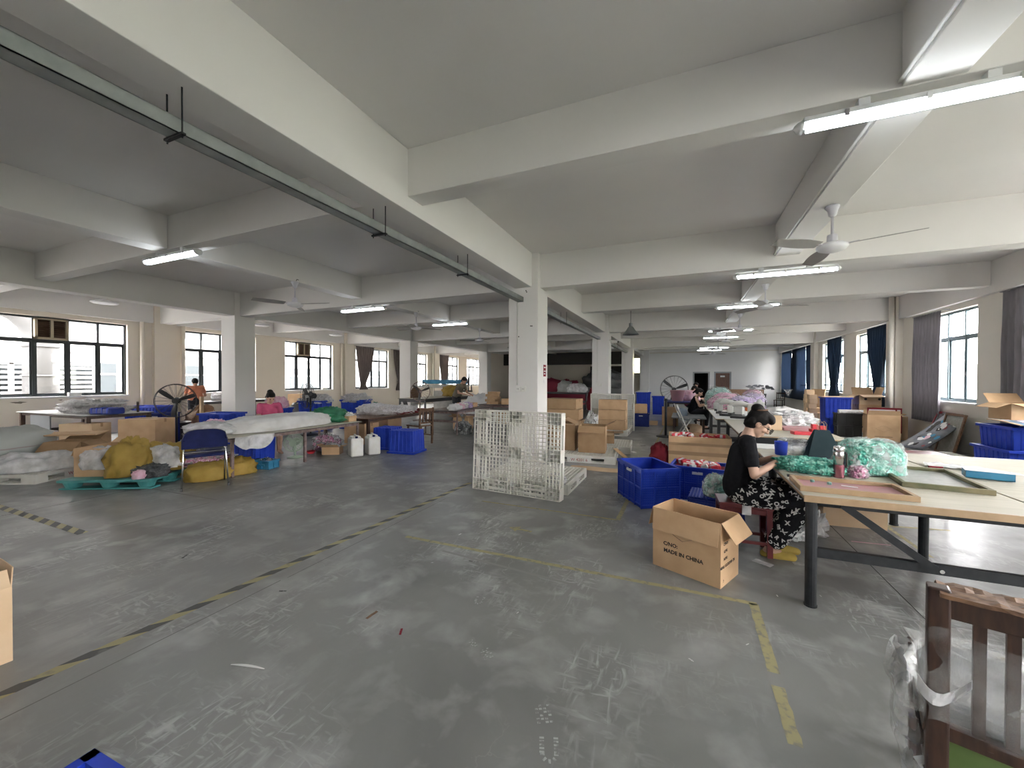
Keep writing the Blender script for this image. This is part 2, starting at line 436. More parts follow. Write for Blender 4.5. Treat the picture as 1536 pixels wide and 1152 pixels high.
# beams
def beam(x0, x1, y0, y1, z0): O('beam', MB().box(x0, x1, y0, y1, z0, ZC), 'paint_ceiling', ceiling, bevel=.006)
beam(-2.865, -2.534, YF, YB, ZB); beam(-11.26, -10.93, YF, YB, ZB)
beam(XR-.10, XR, YF, YB, ZB); beam(XL, XL+.10, YF, YB, ZB)
segs = [(XL+.10, -11.26), (-10.93, -2.865), (-2.534, XR-.10)]
for k in range(-2, 4):
    yc = YC0+DY*k
    for a, b2 in segs:
        if YF < yc < YB: beam(a, b2, yc-.14, yc+.14, ZB)
        ym = yc+DY/2-.44+.44
        if YF < ym-.2 and ym < YB: beam(a, b2, ym-.12, ym+.12, ZB2)
ys = sorted([YF]+[YC0+DY*k for k in range(-2,3)]+[YC0+DY*k+DY/2 for k in range(-2,3)]+[YB])
ys = [y for y in ys if YF <= y <= YB]
for i in range(len(ys)-1):
    for x in (1.38, -6.82): beam(x-.15, x+.15, ys[i]+.13, ys[i+1]-.13, ZB2)
# columns and wall pilasters
def column(x, y, w=.575, d=.55, mat='paint_ceiling', nm='column'):
    return O(nm, MB().box(x-w/2, x+w/2, y-d/2, y+d/2, 0, ZC), mat, kind='structure', bevel=.008)
COLS1 = [column(-2.70, YC0+DY*k) for k in range(-1, 3)]
COLS2 = [column(-11.2, YC0+DY*k) for k in range(-1, 3)]
for k in range(-1, 3):
    y = YC0+DY*k
    O('wall_pilaster', MB().box(XL, XL+.16, y-.28, y+.28, 0, ZC), 'paint_left', wall_left)
    O('wall_pilaster', MB().box(XR-.16, XR, y-.28, y+.28, 0, ZC), 'paint_warm', wall_right)
column(-2.45, YB-.2, .6, .4, 'paint_white')
# windows
def window(i, side, y0, y1, mat):
    x = XL-WT*.55 if side < 0 else XR+WT*.55
    d = thing('window_%d' % i, 'four-bay metal window in the %s wall' % ('left' if side < 0 else 'right'), 'window', (x, (y0+y1)/2, 0)); d['kind'] = 'structure'
    w = (y1-y0)/2; t = .025
    f = MB()
    f.box(-t, t, -w, w, SILL, SILL+.055).box(-t, t, -w, w, HEAD-.05, HEAD).box(-t, t, -w, w, TRANSOM-.04, TRANSOM+.03)
    ps = [-w+.02, -w/2, 0, w/2, w-.02]
    for j, p in enumerate(ps):
        b2 = .04 if j in (0, 4) else (.035 if j != 2 else .045)
        f.box(-t*1.2, t*1.2, p-b2*.6, p+b2*.6, SILL, HEAD)
    O('window_frame', f, mat, d)
    for j in range(4):
        a, b2 = ps[j]+.03, ps[j+1]-.03
        sx = .012 if j in (1, 2) else -.012
        s = MB().box(sx-.012, sx+.012, a-.01, a+.03, SILL+.05, TRANSOM-.03).box(sx-.012, sx+.012, b2-.03, b2+.01, SILL+.05, TRANSOM-.03)
        s.box(sx-.012, sx+.012, a, b2, SILL+.05, SILL+.085).box(sx-.012, sx+.012, a, b2, TRANSOM-.07, TRANSOM-.035)
        sh = O('sash', s, mat, d)
        O('pane', MB().box(sx-.003, sx+.003, a+.02, b2-.02, SILL+.07, TRANSOM-.05), 'pane_clear', sh)
        if not (i in VENTS and j in VENTS[i]):
            O('pane', MB().box(-.003, .003, a-.01, b2+.01, TRANSOM+.03, HEAD-.05), 'pane_clear', d)
        if j in (0, 3): O('window_latch', MB().box(sx-.03, sx+.03, b2-.02 if j == 0 else a-.005, b2 if j == 0 else a+.02, 1.62, 1.72), 'black_metal', sh)
    return d
pm('vent_brown', (.10,.055,.035), .6)
VENTS = {}
NL = len(WIN_Y)
for i, (a, b2) in enumerate(WIN_Y):
    if 3.5 < a < 4.5 or 10.5 < a < 11.8: VENTS[i+1] = (1,)
for i, (a, b2) in enumerate(WIN_Y):
    window(i+1, -1, a, b2, 'frame_dark')
for i, (a, b2) in enumerate(WIN_Y):
    window(NL+i+1, 1, a, b2, 'frame_teal')
# brown louvred vents set in the upper lights of two left windows
for i in VENTS:
    a, b2 = WIN_Y[i-1]; w = (b2-a)/4
    v = thing('louvre_vent', ('brown louvred vent in the window beside the pale duct' if a < 6 else 'brown louvred vent in the window by the second left column'), 'vent', (XL-.06, a+1.5*w, TRANSOM+.02))
    f = MB(); hh = HEAD-TRANSOM-.06
    for y0, y1, z0, z1 in ((-w/2, w/2, 0, .05), (-w/2, w/2, hh-.04, hh), (-w/2, -w/2+.05, 0, hh), (w/2-.05, w/2, 0, hh), (-.025, .025, 0, hh)): f.box(-.04, .06, y0, y1, z0, z1)
    O('vent_frame', f, 'warm_plastic', v)
    for s in (-1, 1):
        for k in range(9):
            O('slat', MB().cbox((0, s*w/4, .07+k*(hh-.12)/8.), (.07, w/2-.06, .008), roty(.7)), 'vent_brown', v)
    O('vent_back', MB().box(-.06, -.05, -w/2, w/2, 0, hh), 'dark_hole', v)
# window ledges
for i, (a, b2) in enumerate(WIN_Y):
    O('window_ledge', MB().box(XL-.10, XL+.03, a-.02, b2+.02, SILL-.03, SILL+.005), 'paint_white', wall_left)
    O('window_ledge', MB().box(XR-.03, XR+.10, a-.02, b2+.02, SILL-.03, SILL+.005), 'paint_white', wall_right)
pm('joint_grey', (.22,.19,.15), .9)
for px, py, w_, h_ in ((28, 604, .32, .06), (91, 600, .10, .03), (122, 600, .16, .025), (165, 600, .5, .03), (24, 452, .015, .35), (244, 497, .05, .09), (247, 549, .05, .05)):
    q = AX(px, py, XL); O('worn_patch', MB().add([(XL+.0015, q.y+w_/2*math.cos(a)*(.7+.3*math.sin(3*a)), q.z+h_/2*math.sin(a)*(.8+.2*math.cos(5*a))) for a in [2*PI*k/14 for k in range(14)]], [tuple(range(14))]), 'joint_grey', wall_left)
for px, py in ((790, 438), (789, 436), (781, 448), (796, 489), (798, 489), (778, 505)):
    q = AY(px, py, YC0-.2755); O('screw_hole', MB().cyl((q.x, YC0-.277, q.z), (q.x, YC0-.2745, q.z), .012, n=8), 'ink', COLS1[1])
# ------------------------------------------------------------------ outside
pm('facade', (.50,.49,.47), .8, (.54,.53,.51), 1)
pm("facade_tan", (.45,.44,.42), .8)
pm('facade_glass', (.025,.032,.036), .3)
pm('duct_metal', (.05,.05,.05), .7, (.06,.06,.06), 3)
nb = thing('factory_building', 'pale factory block with rows of windows beyond the left windows', 'building', (-27, 14, -4))
O('wall', MB().box(-3, 0, -26, 40, 0, 14), 'facade', nb)
for zz in (.9, 4.4, 7.9):
    for k in range(15):
        y = -22+k*4.1
        f = O('window', MB().box(0, .06, y, y+2.4, zz, zz+1.9), 'facade_glass', nb)
        O('mullion', MB().box(.05, .1, y+1.15, y+1.25, zz, zz+1.9).box(.05, .1, y, y+2.4, zz+1.3, zz+1.38), 'facade', f)
    O('ledge', MB().box(0, .3, -26, 40, zz+2.4, zz+2.6), 'facade', nb)
lv = thing('louvre_screen', 'white slatted screen outside the leftmost window', 'screen', (-19, 5.6, 0))
O('screen_frame', MB().box(-.1, 0, -2.4, 1.5, -1.0, -.9).box(-.1, 0, -2.4, 1.5, 1.95, 2.05).box(-.1, 0, -.5, -.4, -1, 2).box(-.1, 0, 1.4, 1.5, -1, 2).box(-.1, 0, -2.4, -2.3, -1, 2), 'facade', lv)
O('gap_shade_plate', MB().box(-.4, -.35, -2.4, 1.5, -1, 2), 'facade_glass', lv)  # dark plate added so the slat gaps show as shade
for k in range(18): O('slat', MB().cbox((-.05, -.45, -.85+k*.16), (.12, 3.8, .02), roty(.6)), 'facade', lv)
du = thing('air_duct', 'large pale bent air duct outside the leftmost window', 'duct', (-18.3, 5.55, -.5))
pts = [(0,0,-1), (0,0,3.0), (0,.0,3.3), (0,-.12,3.7), (0,-.4,4.05), (0,-.8,4.25), (0,-1.4,4.3), (0,-3,4.3)]
O('duct_tube', MB().tube(pts, .38, 18), 'duct_metal', du, smooth=True)
for z in (1.0, 2.1, 3.0): O('flange', MB().ring((0,0,z), .40, .03, n=20), 'duct_metal', du)
# hillside seen through the right windows
def hill():
    m, nt, b = _new('hill_green'); L = nt.links; tc = _n(nt, 'ShaderNodeTexCoord')
    nz = _n(nt, 'ShaderNodeTexNoise', i_Scale=.9, i_Detail=8.); L.new(tc.outputs['Object'], nz.inputs['Vector'])
    cr = _n(nt, 'ShaderNodeValToRGB'); e = cr.color_ramp.elements; e[0].position = .35; e[1].position = .68
    e[0].color = (.15,.165,.13,1); e[1].color = (.37,.38,.325,1); L.new(nz.outputs['Fac'], cr.inputs['Fac']); L.new(cr.outputs['Color'], b.inputs['Base Color'])
    b.inputs['Roughness'].default_value = 1.0
    m = MB()
    def fn(u, v):
        y = -30+u*130; x = 14+v*40; z = -5+v*12+3*noise.noise((y*.05, v*2, 0))+.8*noise.noise((x*.5, y*.5, 3))
        return (x, y, z)
    m.grid(fn, 120, 40); return m
h = O('hillside', hill(), 'hill_green', smooth=True, kind='structure'); h['label'] = 'green wooded hillside beyond the right windows'
O('ground', MB().box(-60, 60, -60, 110, -5.3, -5.0), 'facade_tan', kind='structure')
# ------------------------------------------------------------------ lamps and fans under the ceiling
def make_lamp():
    t = thing('fluorescent_lamp', '', 'lamp', (0,0,0))
    h = MB(); h.box(-.63, .63, -.055, .055, .0, .035)
    O('housing', h, 'lamp_housing', t, bevel=.008)
    for s in (-1, 1):
        O('tube', MB().cyl((-.60, s*.028, -.022), (.60, s*.028, -.022), .014, n=10), 'tube_light', t, smooth=True)
    O('cover', MB().grid(lambda u, v: (-.63+1.26*u, .06*math.cos(PI*v), .005-.062*math.sin(PI*v)), 1, 10), 'lamp_cover', t, smooth=True)
    for s in (-1, 1):
        O('end_cap', MB().tube([(s*.625,0,-.008), (s*.655,0,-.006), (s*.675,0,.0)], [.055,.042,.012], 12, flat=.8), 'lamp_housing', t, smooth=True)
    for k in (-.4, .0, .4):
        for s in (-1, 1): O('clip', MB().box(k-.012, k+.012, min(s*.055, s*.068), max(s*.055, s*.068), -.02, .02), 'chrome', t)
    for s in (-.3, .3): O('mount', MB().box(s-.03, s+.03, -.03, .03, .03, .0905), 'lamp_housing', t)
    return t
glass('lamp_cover', (.97,.98,1), .05)
lamp0 = make_lamp(); first = True
def lamp_at(x, y, z, label):
    global first
    if first: lamp0.location = (x, y, z); lamp0['label'] = label; first = False; o = lamp0
    else: o = dup(lamp0, (x, y, z), 0, label)
    return o
RIGHT_L = ['twin-tube strip lamp above the table with the green shreds', 'twin-tube strip lamp just behind the first ceiling fan of the right bay', 'twin-tube strip lamp behind the second ceiling fan of the right bay',
           'twin-tube strip lamp over the small white machines', 'twin-tube strip lamp over the bags of pink shreds', 'twin-tube strip lamp near the white back wall', 'twin-tube strip lamp right before the white back wall']
for k, lb in enumerate(RIGHT_L):
    y = 3.29+3.685*k; lamp_at(1.36, y, (ZB2 if k % 2 == 0 else ZB)-.09, lb)
MID_L = ['twin-tube strip lamp before the first ceiling fan of the middle bay', 'twin-tube strip lamp between two ceiling fans over the jugs and blue bins', 'twin-tube strip lamp over the far tables of the middle bay']
for k, lb in enumerate(MID_L):
    y = 3.29+3.685*k; lamp_at(-6.70, y, (ZB2 if k % 2 == 0 else ZB)-.09, lb)
for x in (1.36, ):
    for k in (-1, -2): lamp_at(x, 3.29+3.685*k, (ZB2 if k % 2 == 0 else ZB)-.09, 'twin-tube strip lamp behind the viewer')['group'] = 'lamps behind the viewer'

def make_fan():
    t = thing('ceiling_fan', '', 'fan', (0,0,0))
    O('canopy', MB().lathe([(.0,-.0),(.06,-.0),(.065,-.02),(.045,-.05),(.035,-.10),(.02,-.115)], 16), 'fan_pale', t, smooth=True)
    O('hook', MB().tube([(0,0,.0),(.03,0,.02),(.05,0,.045),(.08,0,.03)], .006, 6), 'fan_black', t)
    O('rod', MB().cyl((0,0,-.1), (0,0,-.36), .013), 'fan_pale', t, smooth=True)
    O('rod_sleeve', MB().lathe([(.04,-.30),(.045,-.31),(.05,-.39),(.03,-.40)], 16), 'fan_pale', t, smooth=True)
    O('motor', MB().lathe([(.04,-.385),(.10,-.39),(.135,-.41),(.14,-.43),(.12,-.455),(.07,-.475),(.01,-.48)], 24), 'fan_white', t, smooth=True)
    for k in range(3):
        a = 2*PI*k/3
        b2 = MB()
        def fn(u, v):
            r = .17+.53*u; w = .052+.02*math.sin(PI*min(1, u*1.1)); y = (v-.5)*2*w
            return rotz(a) @ Vector((r, y, -.415+.10*(v-.5)*2*w*3-.01*u))
        b2.grid(fn, 6, 3, thick=.004)
        bl = O('blade', b2, 'fan_blade', t, smooth=False)
        O('blade_arm', MB().bar(rotz(a) @ Vector((.1,0,-.418)), rotz(a) @ Vector((.22,0,-.412)), .03, .006), 'fan_pale', bl)
    return t
fan0 = make_fan(); ff = True
def fan_at(x, y, rz, label):
    global ff
    if ff: fan0.location = (x, y, ZB2); fan0.rotation_euler[2] = rz; fan0['label'] = label; ff = False
    else: dup(fan0, (x, y, ZB2), rz, label)
for k, lb in enumerate(['white ceiling fan before the strip lamp over the work tables', 'white ceiling fan over the cartons of red goods', 'white ceiling fan over the small white machines', 'white ceiling fan over the bags of shreds', 'white ceiling fan over the far blue bins', 'white ceiling fan closest to the white back wall']):
    fan_at(1.42, 5.15+3.685*k, -.45+.6*k, lb)
for k, lb in enumerate(['white ceiling fan between the strip lamps of the middle bay', 'white ceiling fan over the middle-bay table row', 'white ceiling fan over the man at the far tables', 'ceiling fan in the dark storage end beside the partition', 'ceiling fan in the dark storage end over the sacks']):
    fan_at(-6.70, 5.25+3.685*k, .2+.7*k, lb)

# cable tray hung beside the main beam
ct = thing('cable_tray', 'grey metal cable tray hung below the main beam', 'cable tray', (-2.74, 0, 2.94))
O('channel', MB().box(-.055, -.048, YF+1, 6.76, 0, .085).box(.048, .055, YF+1, 6.76, 0, .085).box(-.055, .055, YF+1, 6.76, 0, .006).box(-.055, .055, YF+1, 6.76, .082, .086), 'galv', ct)
for px, py in ((262, 203), (569, 350), (694, 409)):
    p = AX(px, py, -2.74)
    O('hanger_rod', MB().cyl((-.075, p.y, -.03), (-.075, p.y, ZB-2.94), .005, n=6).cyl((.075, p.y, -.03), (.075, p.y, ZB-2.94), .005, n=6), 'black_metal', ct)
    O('bracket', MB().box(-.09, .09, p.y-.012, p.y+.012, -.014, -.002), 'black_metal', ct)
ct2 = thing('cable_tray', 'grey cable tray beyond the first column', 'cable tray', (-2.74, 0, 2.94))
O('channel', MB().box(-.055, .055, 7.34, 14.1, 0, .085), 'galv', ct2)
O('hanger_rod', MB().cyl((-.075, 9.6, -.03), (-.075, 9.6, ZB-2.94), .005, n=6).cyl((.075, 9.6, -.03), (.075, 9.6, ZB-2.94), .005, n=6), 'black_metal', ct2)
ct3 = thing('cable_tray', 'grey cable tray beyond the second column', 'cable tray', (-2.74, 0, 2.94))
O('channel', MB().box(-.055, .055, 14.72, 21.5, 0, .085), 'galv', ct3)
O('hanger_rod', MB().cyl((-.075, 18, -.03), (-.075, 18, ZB-2.94), .005, n=6).cyl((.075, 18, -.03), (.075, 18, ZB-2.94), .005, n=6), 'black_metal', ct3)
# conduits on the lamp beams
for x, nm in ((1.22, 'right'), (-6.98, 'middle')):
    c = thing('conduit', 'thin white conduit along the lamp beam of the %s bay' % nm, 'conduit', (x, 0, 0))
    for k in range(-2, 6):
        y0 = 3.365+3.685*k+.14; y1 = y0+3.685-.28
        O('pipe', MB().tube([(0,y0+.1,ZB2+.03), (0,y1,ZB2+.03)], .013, 8), 'conduit', c, smooth=True)
        O('drop_wire', MB().tube([(0,y0+.12,ZB2+.03), (.02,y0+.02,ZB2+.015), (.04,y0-.1,ZB2-.03), (.06,y0-.2,ZB2-.06)], .007, 6), 'conduit', c, smooth=True)
# fittings on the first column
c = thing('conduit', 'white conduit running down the first column to the sockets', 'conduit', (-2.70, YC0-.275, 0))
O('pipe', MB().tube([(-.34,-.03,3.06),(-.16,-.015,3.06),(-.11,-.015,3.04),(-.105,-.015,2.98),(-.105,-.015,1.42)], .012, 8), 'conduit', c, smooth=True)
s = thing('wall_socket', 'pair of white wall sockets on the first column', 'socket', (-2.72, YC0-.275, 1.30))
for k in (0, 1):
    b2 = O('socket_plate', MB().box(-.11+.1*k-.05*0, -.015+.1*k, -.035, 0, 0, .10), 'white_plastic', s, bevel=.006)
    O('socket_holes', MB().box(-.08+.1*k, -.072+.1*k, -.037, -.034, .04, .06).box(-.055+.1*k, -.047+.1*k, -.037, -.034, .04, .06), 'ink', b2)
p = AX(817, 556, -2.41)
n = O('notice', MB().box(0, .004, -.07, .07, -.11, .11), 'red_matte', loc=(-2.4125, p.y, p.z)); tag(n, 'small red notice taped to the first column', 'notice')
O('print', MB().box(.0042, .006, -.05, .05, .05, .07).box(.0042, .006, -.05, .05, -.02, .0).box(.0042, .006, -.05, .03, -.07, -.05), 'white_paper', n)
n = O('notice', MB().box(0, .004, -.05, .05, -.03, .03), 'white_paper', loc=(-2.4125, p.y, p.z-.2)); tag(n, 'small white note under the red notice on the column', 'notice')
for k in (1, 2):
    y = YC0+DY*k-.275
    c = thing('conduit', 'white conduit down the %s column' % ('second', 'third')[k-1], 'conduit', (-2.70, y, 0))
    O('pipe', MB().tube([(-.10,-.012,3.15),(-.10,-.012,1.42)], .011, 6), 'conduit', c)
    s = thing('wall_socket', 'pair of white sockets on the %s column' % ('second', 'third')[k-1], 'socket', (-2.70, y, 1.30))
    for j in (0, 1): O('socket_plate', MB().box(-.13+.11*j, -.03+.11*j, -.03, 0, 0, .09), 'white_plastic', s)
# paper peeled from a left column
p = AX(367, 580, -10.925)
O('notice', MB().box(0, .003, -.24, .2, -.2, .2), 'paint_white', loc=(-10.916, p.y, p.z)); tag(bpy.data.objects['notice.002'], 'pale peeled paper patch on the left column', 'notice')
p = AX(617, 581, -10.91)
n = O('notice', MB().box(0, .003, -.2, .2, -.12, .12), 'white_paper', loc=(-10.916, YC0+DY, p.z)); tag(n, 'white note on the second left column', 'notice')
# hanging reflector lamp and camera by the second column
p = AY(946, 497, 13.2)
r = thing('pendant_lamp', 'unlit bell reflector lamp hanging by the second column', 'lamp', (p.x, 13.2, 0))
zt = p.z
O('reflector', MB().lathe([(.05,zt+.16),(.09,zt+.12),(.13,zt+.05),(.25,zt-.10),(.26,zt-.11),(.24,zt-.105),(.11,zt+.05),(.03,zt+.12)], 20), 'galv', r, smooth=True)
O('lamp_head', MB().cyl((0,0,zt+.15), (0,0,zt+.26), .055), 'grey_metal', r)
O('wire', MB().cyl((0,0,zt+.25), (0,0,ZC), .008, n=6), 'black_metal', r)
p = AX(888, 510, -2.41)
r = thing('security_camera', 'small white security camera on the second column', 'camera', (-2.412, YC0+DY-.1, 2.86))
O('arm', MB().bar((0,0,.06), (.16,-.08,.04), .03), 'white_plastic', r)
O('camera_body', MB().bar((.08,-.05,0), (.34,-.28,-.03), .085), 'white_plastic', r, bevel=.01)
O('lens', MB().cyl((.335,-.275,-.028), (.35,-.29,-.03), .032), 'ink', r)
# round lamps and pipes of the left aisle
for k, (px, py) in enumerate(((157, 453), (391, 487), (504, 502))):
    p = G(px, py, 3.0)
    q = AX(px, py, -13.0); yk = q.y; xk = -13.0
    r = thing('round_lamp', ('white round ceiling lamp before the leftmost window', 'white round ceiling lamp behind the first left column', 'white round ceiling lamp before the curtained left window')[k], 'lamp', (xk, yk, q.z))
    O('lamp_shade', MB().lathe([(.03,.05),(.12,.04),(.25,.0),(.26,-.02),(.22,-.04),(.02,-.05)], 20), 'fan_white', r, smooth=True)
    O('rod', MB().cyl((0,0,.04), (0,0,ZC-q.z), .01, n=8), 'fan_white', r)
for k, y in enumerate((6.5, 7.55, 14.0, 21.4)):
    O('down_pipe', MB().cyl((XL+.09, y, 0), (XL+.09, y, ZB), .055, n=12), 'paint_left', wall_left, smooth=True)
O('down_pipe', MB().cyl((XR-.25, 14.15, 0), (XR-.25, 14.15, ZC), .06, n=12), 'paint_warm', wall_right, smooth=True)
# dark storage end of the middle bay: black sheet and board added as shade of unlit space, tiny lit window
bs = O('shade_sheet', MB().box(-10.9, -2.9, 23.9, 24.0, 2.45, 3.19), 'dark_hole'); tag(bs, 'black sheet added as the shade of the unlit ceiling over the storage end', 'sheet')
dk = O('shade_board', MB().box(-6.2, -3.2, 28.8, 28.95, 0, 2.5), 'dark_hole'); tag(dk, 'tall dark board added as the shade of unlit space at the back wall of the storage end', 'board')
ex = thing('sign_lamp', 'small glowing pale yellow lamp box by the third column', 'lamp', (-2.22, 21.7, 1.9))
O('lamp_box', MB().box(-.13, .13, -.05, .05, 0, .75), 'sign_glow', ex) if 'sign_glow' in M else (emis('sign_glow', (1,.93,.6), 3.0), O('lamp_box', MB().box(-.13, .13, -.05, .05, 0, .75), 'sign_glow', ex))
O('lamp_bracket', MB().bar((-.12,0,.4), (-.195,0,.4), .03), 'grey_metal', ex)
# ------------------------------------------------------------------ builders shared by many things
_TXT = {}
def text_mesh(s, size, bold=0.0):
    k = (s, round(size, 4), bold)
    if k not in _TXT:
        cu = bpy.data.curves.new('lettering', 'FONT'); cu.body = s; cu.size = size; cu.align_x = 'CENTER'; cu.align_y = 'CENTER'
        cu.offset = bold; cu.extrude = .0004; cu.resolution_u = 2
        t = bpy.data.objects.new('lettering', cu); COL.objects.link(t)
        dg = bpy.context.evaluated_depsgraph_get(); dg.update()
        me = bpy.data.meshes.new_from_object(t.evaluated_get(dg)); me.name = 'lettering'
        bpy.data.objects.remove(t); bpy.data.curves.remove(cu); me.materials.clear(); _TXT[k] = me
    return _TXT[k]
def text(s, size, mat, parent, loc, rot, bold=0.0, name='lettering'):
    me = text_mesh(s, size, bold).copy(); me.materials.clear(); me.materials.append(M[mat])
    o = bpy.data.objects.new(name, me); COL.objects.link(o); o.parent = parent; o.location = loc; o.rotation_euler = rot; return o

def flap_mb(L, l, t=.005, wob=.0):
    """flap hinged along x at y=0, hanging out towards +z before rotation; L wide, l long"""
    m = MB(); r = random.Random(int(L*1000+l*77))
    a = [r.uniform(-wob, wob) for _ in range(4)]
    def fn(u, v):
        return ((u-.5)*L*(1-.03*v), a[0]*v*v+a[1]*v*math.sin(u*5)*.5, v*l)
    m.grid(fn, 6, 3, thick=t); return m
def carton(label, loc, rz, w, d, h, flaps=None, mat='cardboard', group=None, name='carton', wob=.01, fl=None, tape=True):
    t = thing(name, label, 'box', loc, rz, group); th = .006
    b = MB()
    if flaps:
        b.box(-w/2, w/2, -d/2, d/2, 0, th)
        b.box(-w/2, w/2, -d/2, -d/2+th, th, h).box(-w/2, w/2, d/2-th, d/2, th, h)
        b.box(-w/2, -w/2+th, -d/2+th, d/2-th, th, h).box(w/2-th, w/2, -d/2+th, d/2-th, th, h)
        O('box_body', b, mat, t)
        l = fl or d/2
        spec = ((w, 0, -d/2, 0), (w, 0, d/2, PI), (d, -w/2, 0, -PI/2), (d, w/2, 0, PI/2))
        for (L, x, y, a), ang in zip(spec, flaps):
            if ang is None: continue
            o = O('flap', flap_mb(L-.008, l*(1 if L == w else .95), wob=wob), mat, t, (x, y, h))
            o.rotation_euler = (Matrix.Rotation(a, 3, 'Z') @ Matrix.Rotation(math.radians(ang), 3, 'X')).to_euler()
    else:
        b.box(-w/2, w/2, -d/2, d/2, 0, h)
        bo = O('box_body', b, mat, t, bevel=.005)
        if tape:
            tp = MB().box(-w/2-.001, w/2+.001, -.025, .025, h, h+.0015)
            tp.box(-w/2-.0015, -w/2, -.025, .025, h-.07, h+.001).box(w/2, w/2+.0015, -.025, .025, h-.07, h+.001)
            O('packing_tape', tp, 'tape_brown', t)
            O('lid_seam', MB().box(-w/2, w/2, -.0015, .0015, h+.0014, h+.002), 'cardboard_dark', t)
    return t
def crate(label, loc, rz, w, d, h, mat='blue_plastic', group=None, name='plastic_crate', lattice=True, up=False, lid=False, pitch=.16):
    """open turnover crate with rim, upright and level ribs and fine openings shown as a raised grid"""
    t = thing(name, label, 'crate', loc, rz, group); th = .012
    P = MB()
    P.box(-w/2, w/2, -d/2, d/2, 0, .012)
    P.box(-w/2, w/2, -d/2, -d/2+th, 0, h).box(-w/2, w/2, d/2-th, d/2, 0, h).box(-w/2, -w/2+th, -d/2, d/2, 0, h).box(w/2-th, w/2, -d/2, d/2, 0, h)
    body = O('crate_body', P, mat, t)
    R = MB(); e = .022
    for z in (h-.03, ):
        R.box(-w/2-e, w/2+e, -d/2-e, -d/2+th, z, h+.004).box(-w/2-e, w/2+e, d/2-th, d/2+e, z, h+.004).box(-w/2-e, -w/2+th, -d/2-e, d/2+e, z, h+.004).box(w/2-th, w/2+e, -d/2-e, d/2+e, z, h+.004)
    O('rim', R, mat, t)
    # belts
    for z in ((h*.5, h*.06) if lattice else (h*.06,)):
        B = MB(); e2 = .012
        B.box(-w/2-e2, w/2+e2, -d/2-e2, -d/2, z, z+.014).box(-w/2-e2, w/2+e2, d/2, d/2+e2, z, z+.014).box(-w/2-e2, -w/2, -d/2-e2, d/2+e2, z, z+.014).box(w/2, w/2+e2, -d/2-e2, d/2+e2, z, z+.014)
        O('belt', B, mat, t)
    for s in (-1, 1):
        n = max(2, round(w/pitch))
        for k in range(n+1):
            x = -w/2+w*k/n
            O('rib', MB().box(x-.008, x+.008, min(s*d/2, s*(d/2+.014)), max(s*d/2, s*(d/2+.014)), .0, h-.02), mat, t)
        n = max(2, round(d/pitch))
        for k in range(1, n):
            y = -d/2+d*k/n
            O('rib', MB().box(min(s*w/2, s*(w/2+.014)), max(s*w/2, s*(w/2+.014)), y-.008, y+.008, .0, h-.02), mat, t)
    if lattice:
        for s in (-1, 1):
            g = MB()
            for k in range(int(w/.028)):
                x = -w/2+.014+k*.028; g.box(x-.003, x+.003, min(s*d/2, s*(d/2+.005)), max(s*d/2, s*(d/2+.005)), .04, h-.06)
            for k in range(int((h-.1)/.028)):
                z = .05+k*.028; g.box(-w/2, w/2, min(s*d/2, s*(d/2+.004)), max(s*d/2, s*(d/2+.004)), z-.003, z+.003)
            O('lattice', g, mat, t, kind='stuff')
            g = MB()
            for k in range(int(d/.028)):
                y = -d/2+.014+k*.028; g.box(min(s*w/2, s*(w/2+.005)), max(s*w/2, s*(w/2+.005)), y-.003, y+.003, .04, h-.06)
            for k in range(int((h-.1)/.028)):
                z = .05+k*.028; g.box(min(s*w/2, s*(w/2+.004)), max(s*w/2, s*(w/2+.004)), -d/2, d/2, z-.003, z+.003)
            O('lattice', g, mat, t, kind='stuff')
    O('hand_hole', MB().box(-.06, .06, -d/2-.016, -d/2-.001, h-.085, h-.055), 'white_paper' if lattice else mat, t)
    if up: t.rotation_euler = (PI, 0, rz)
    return t
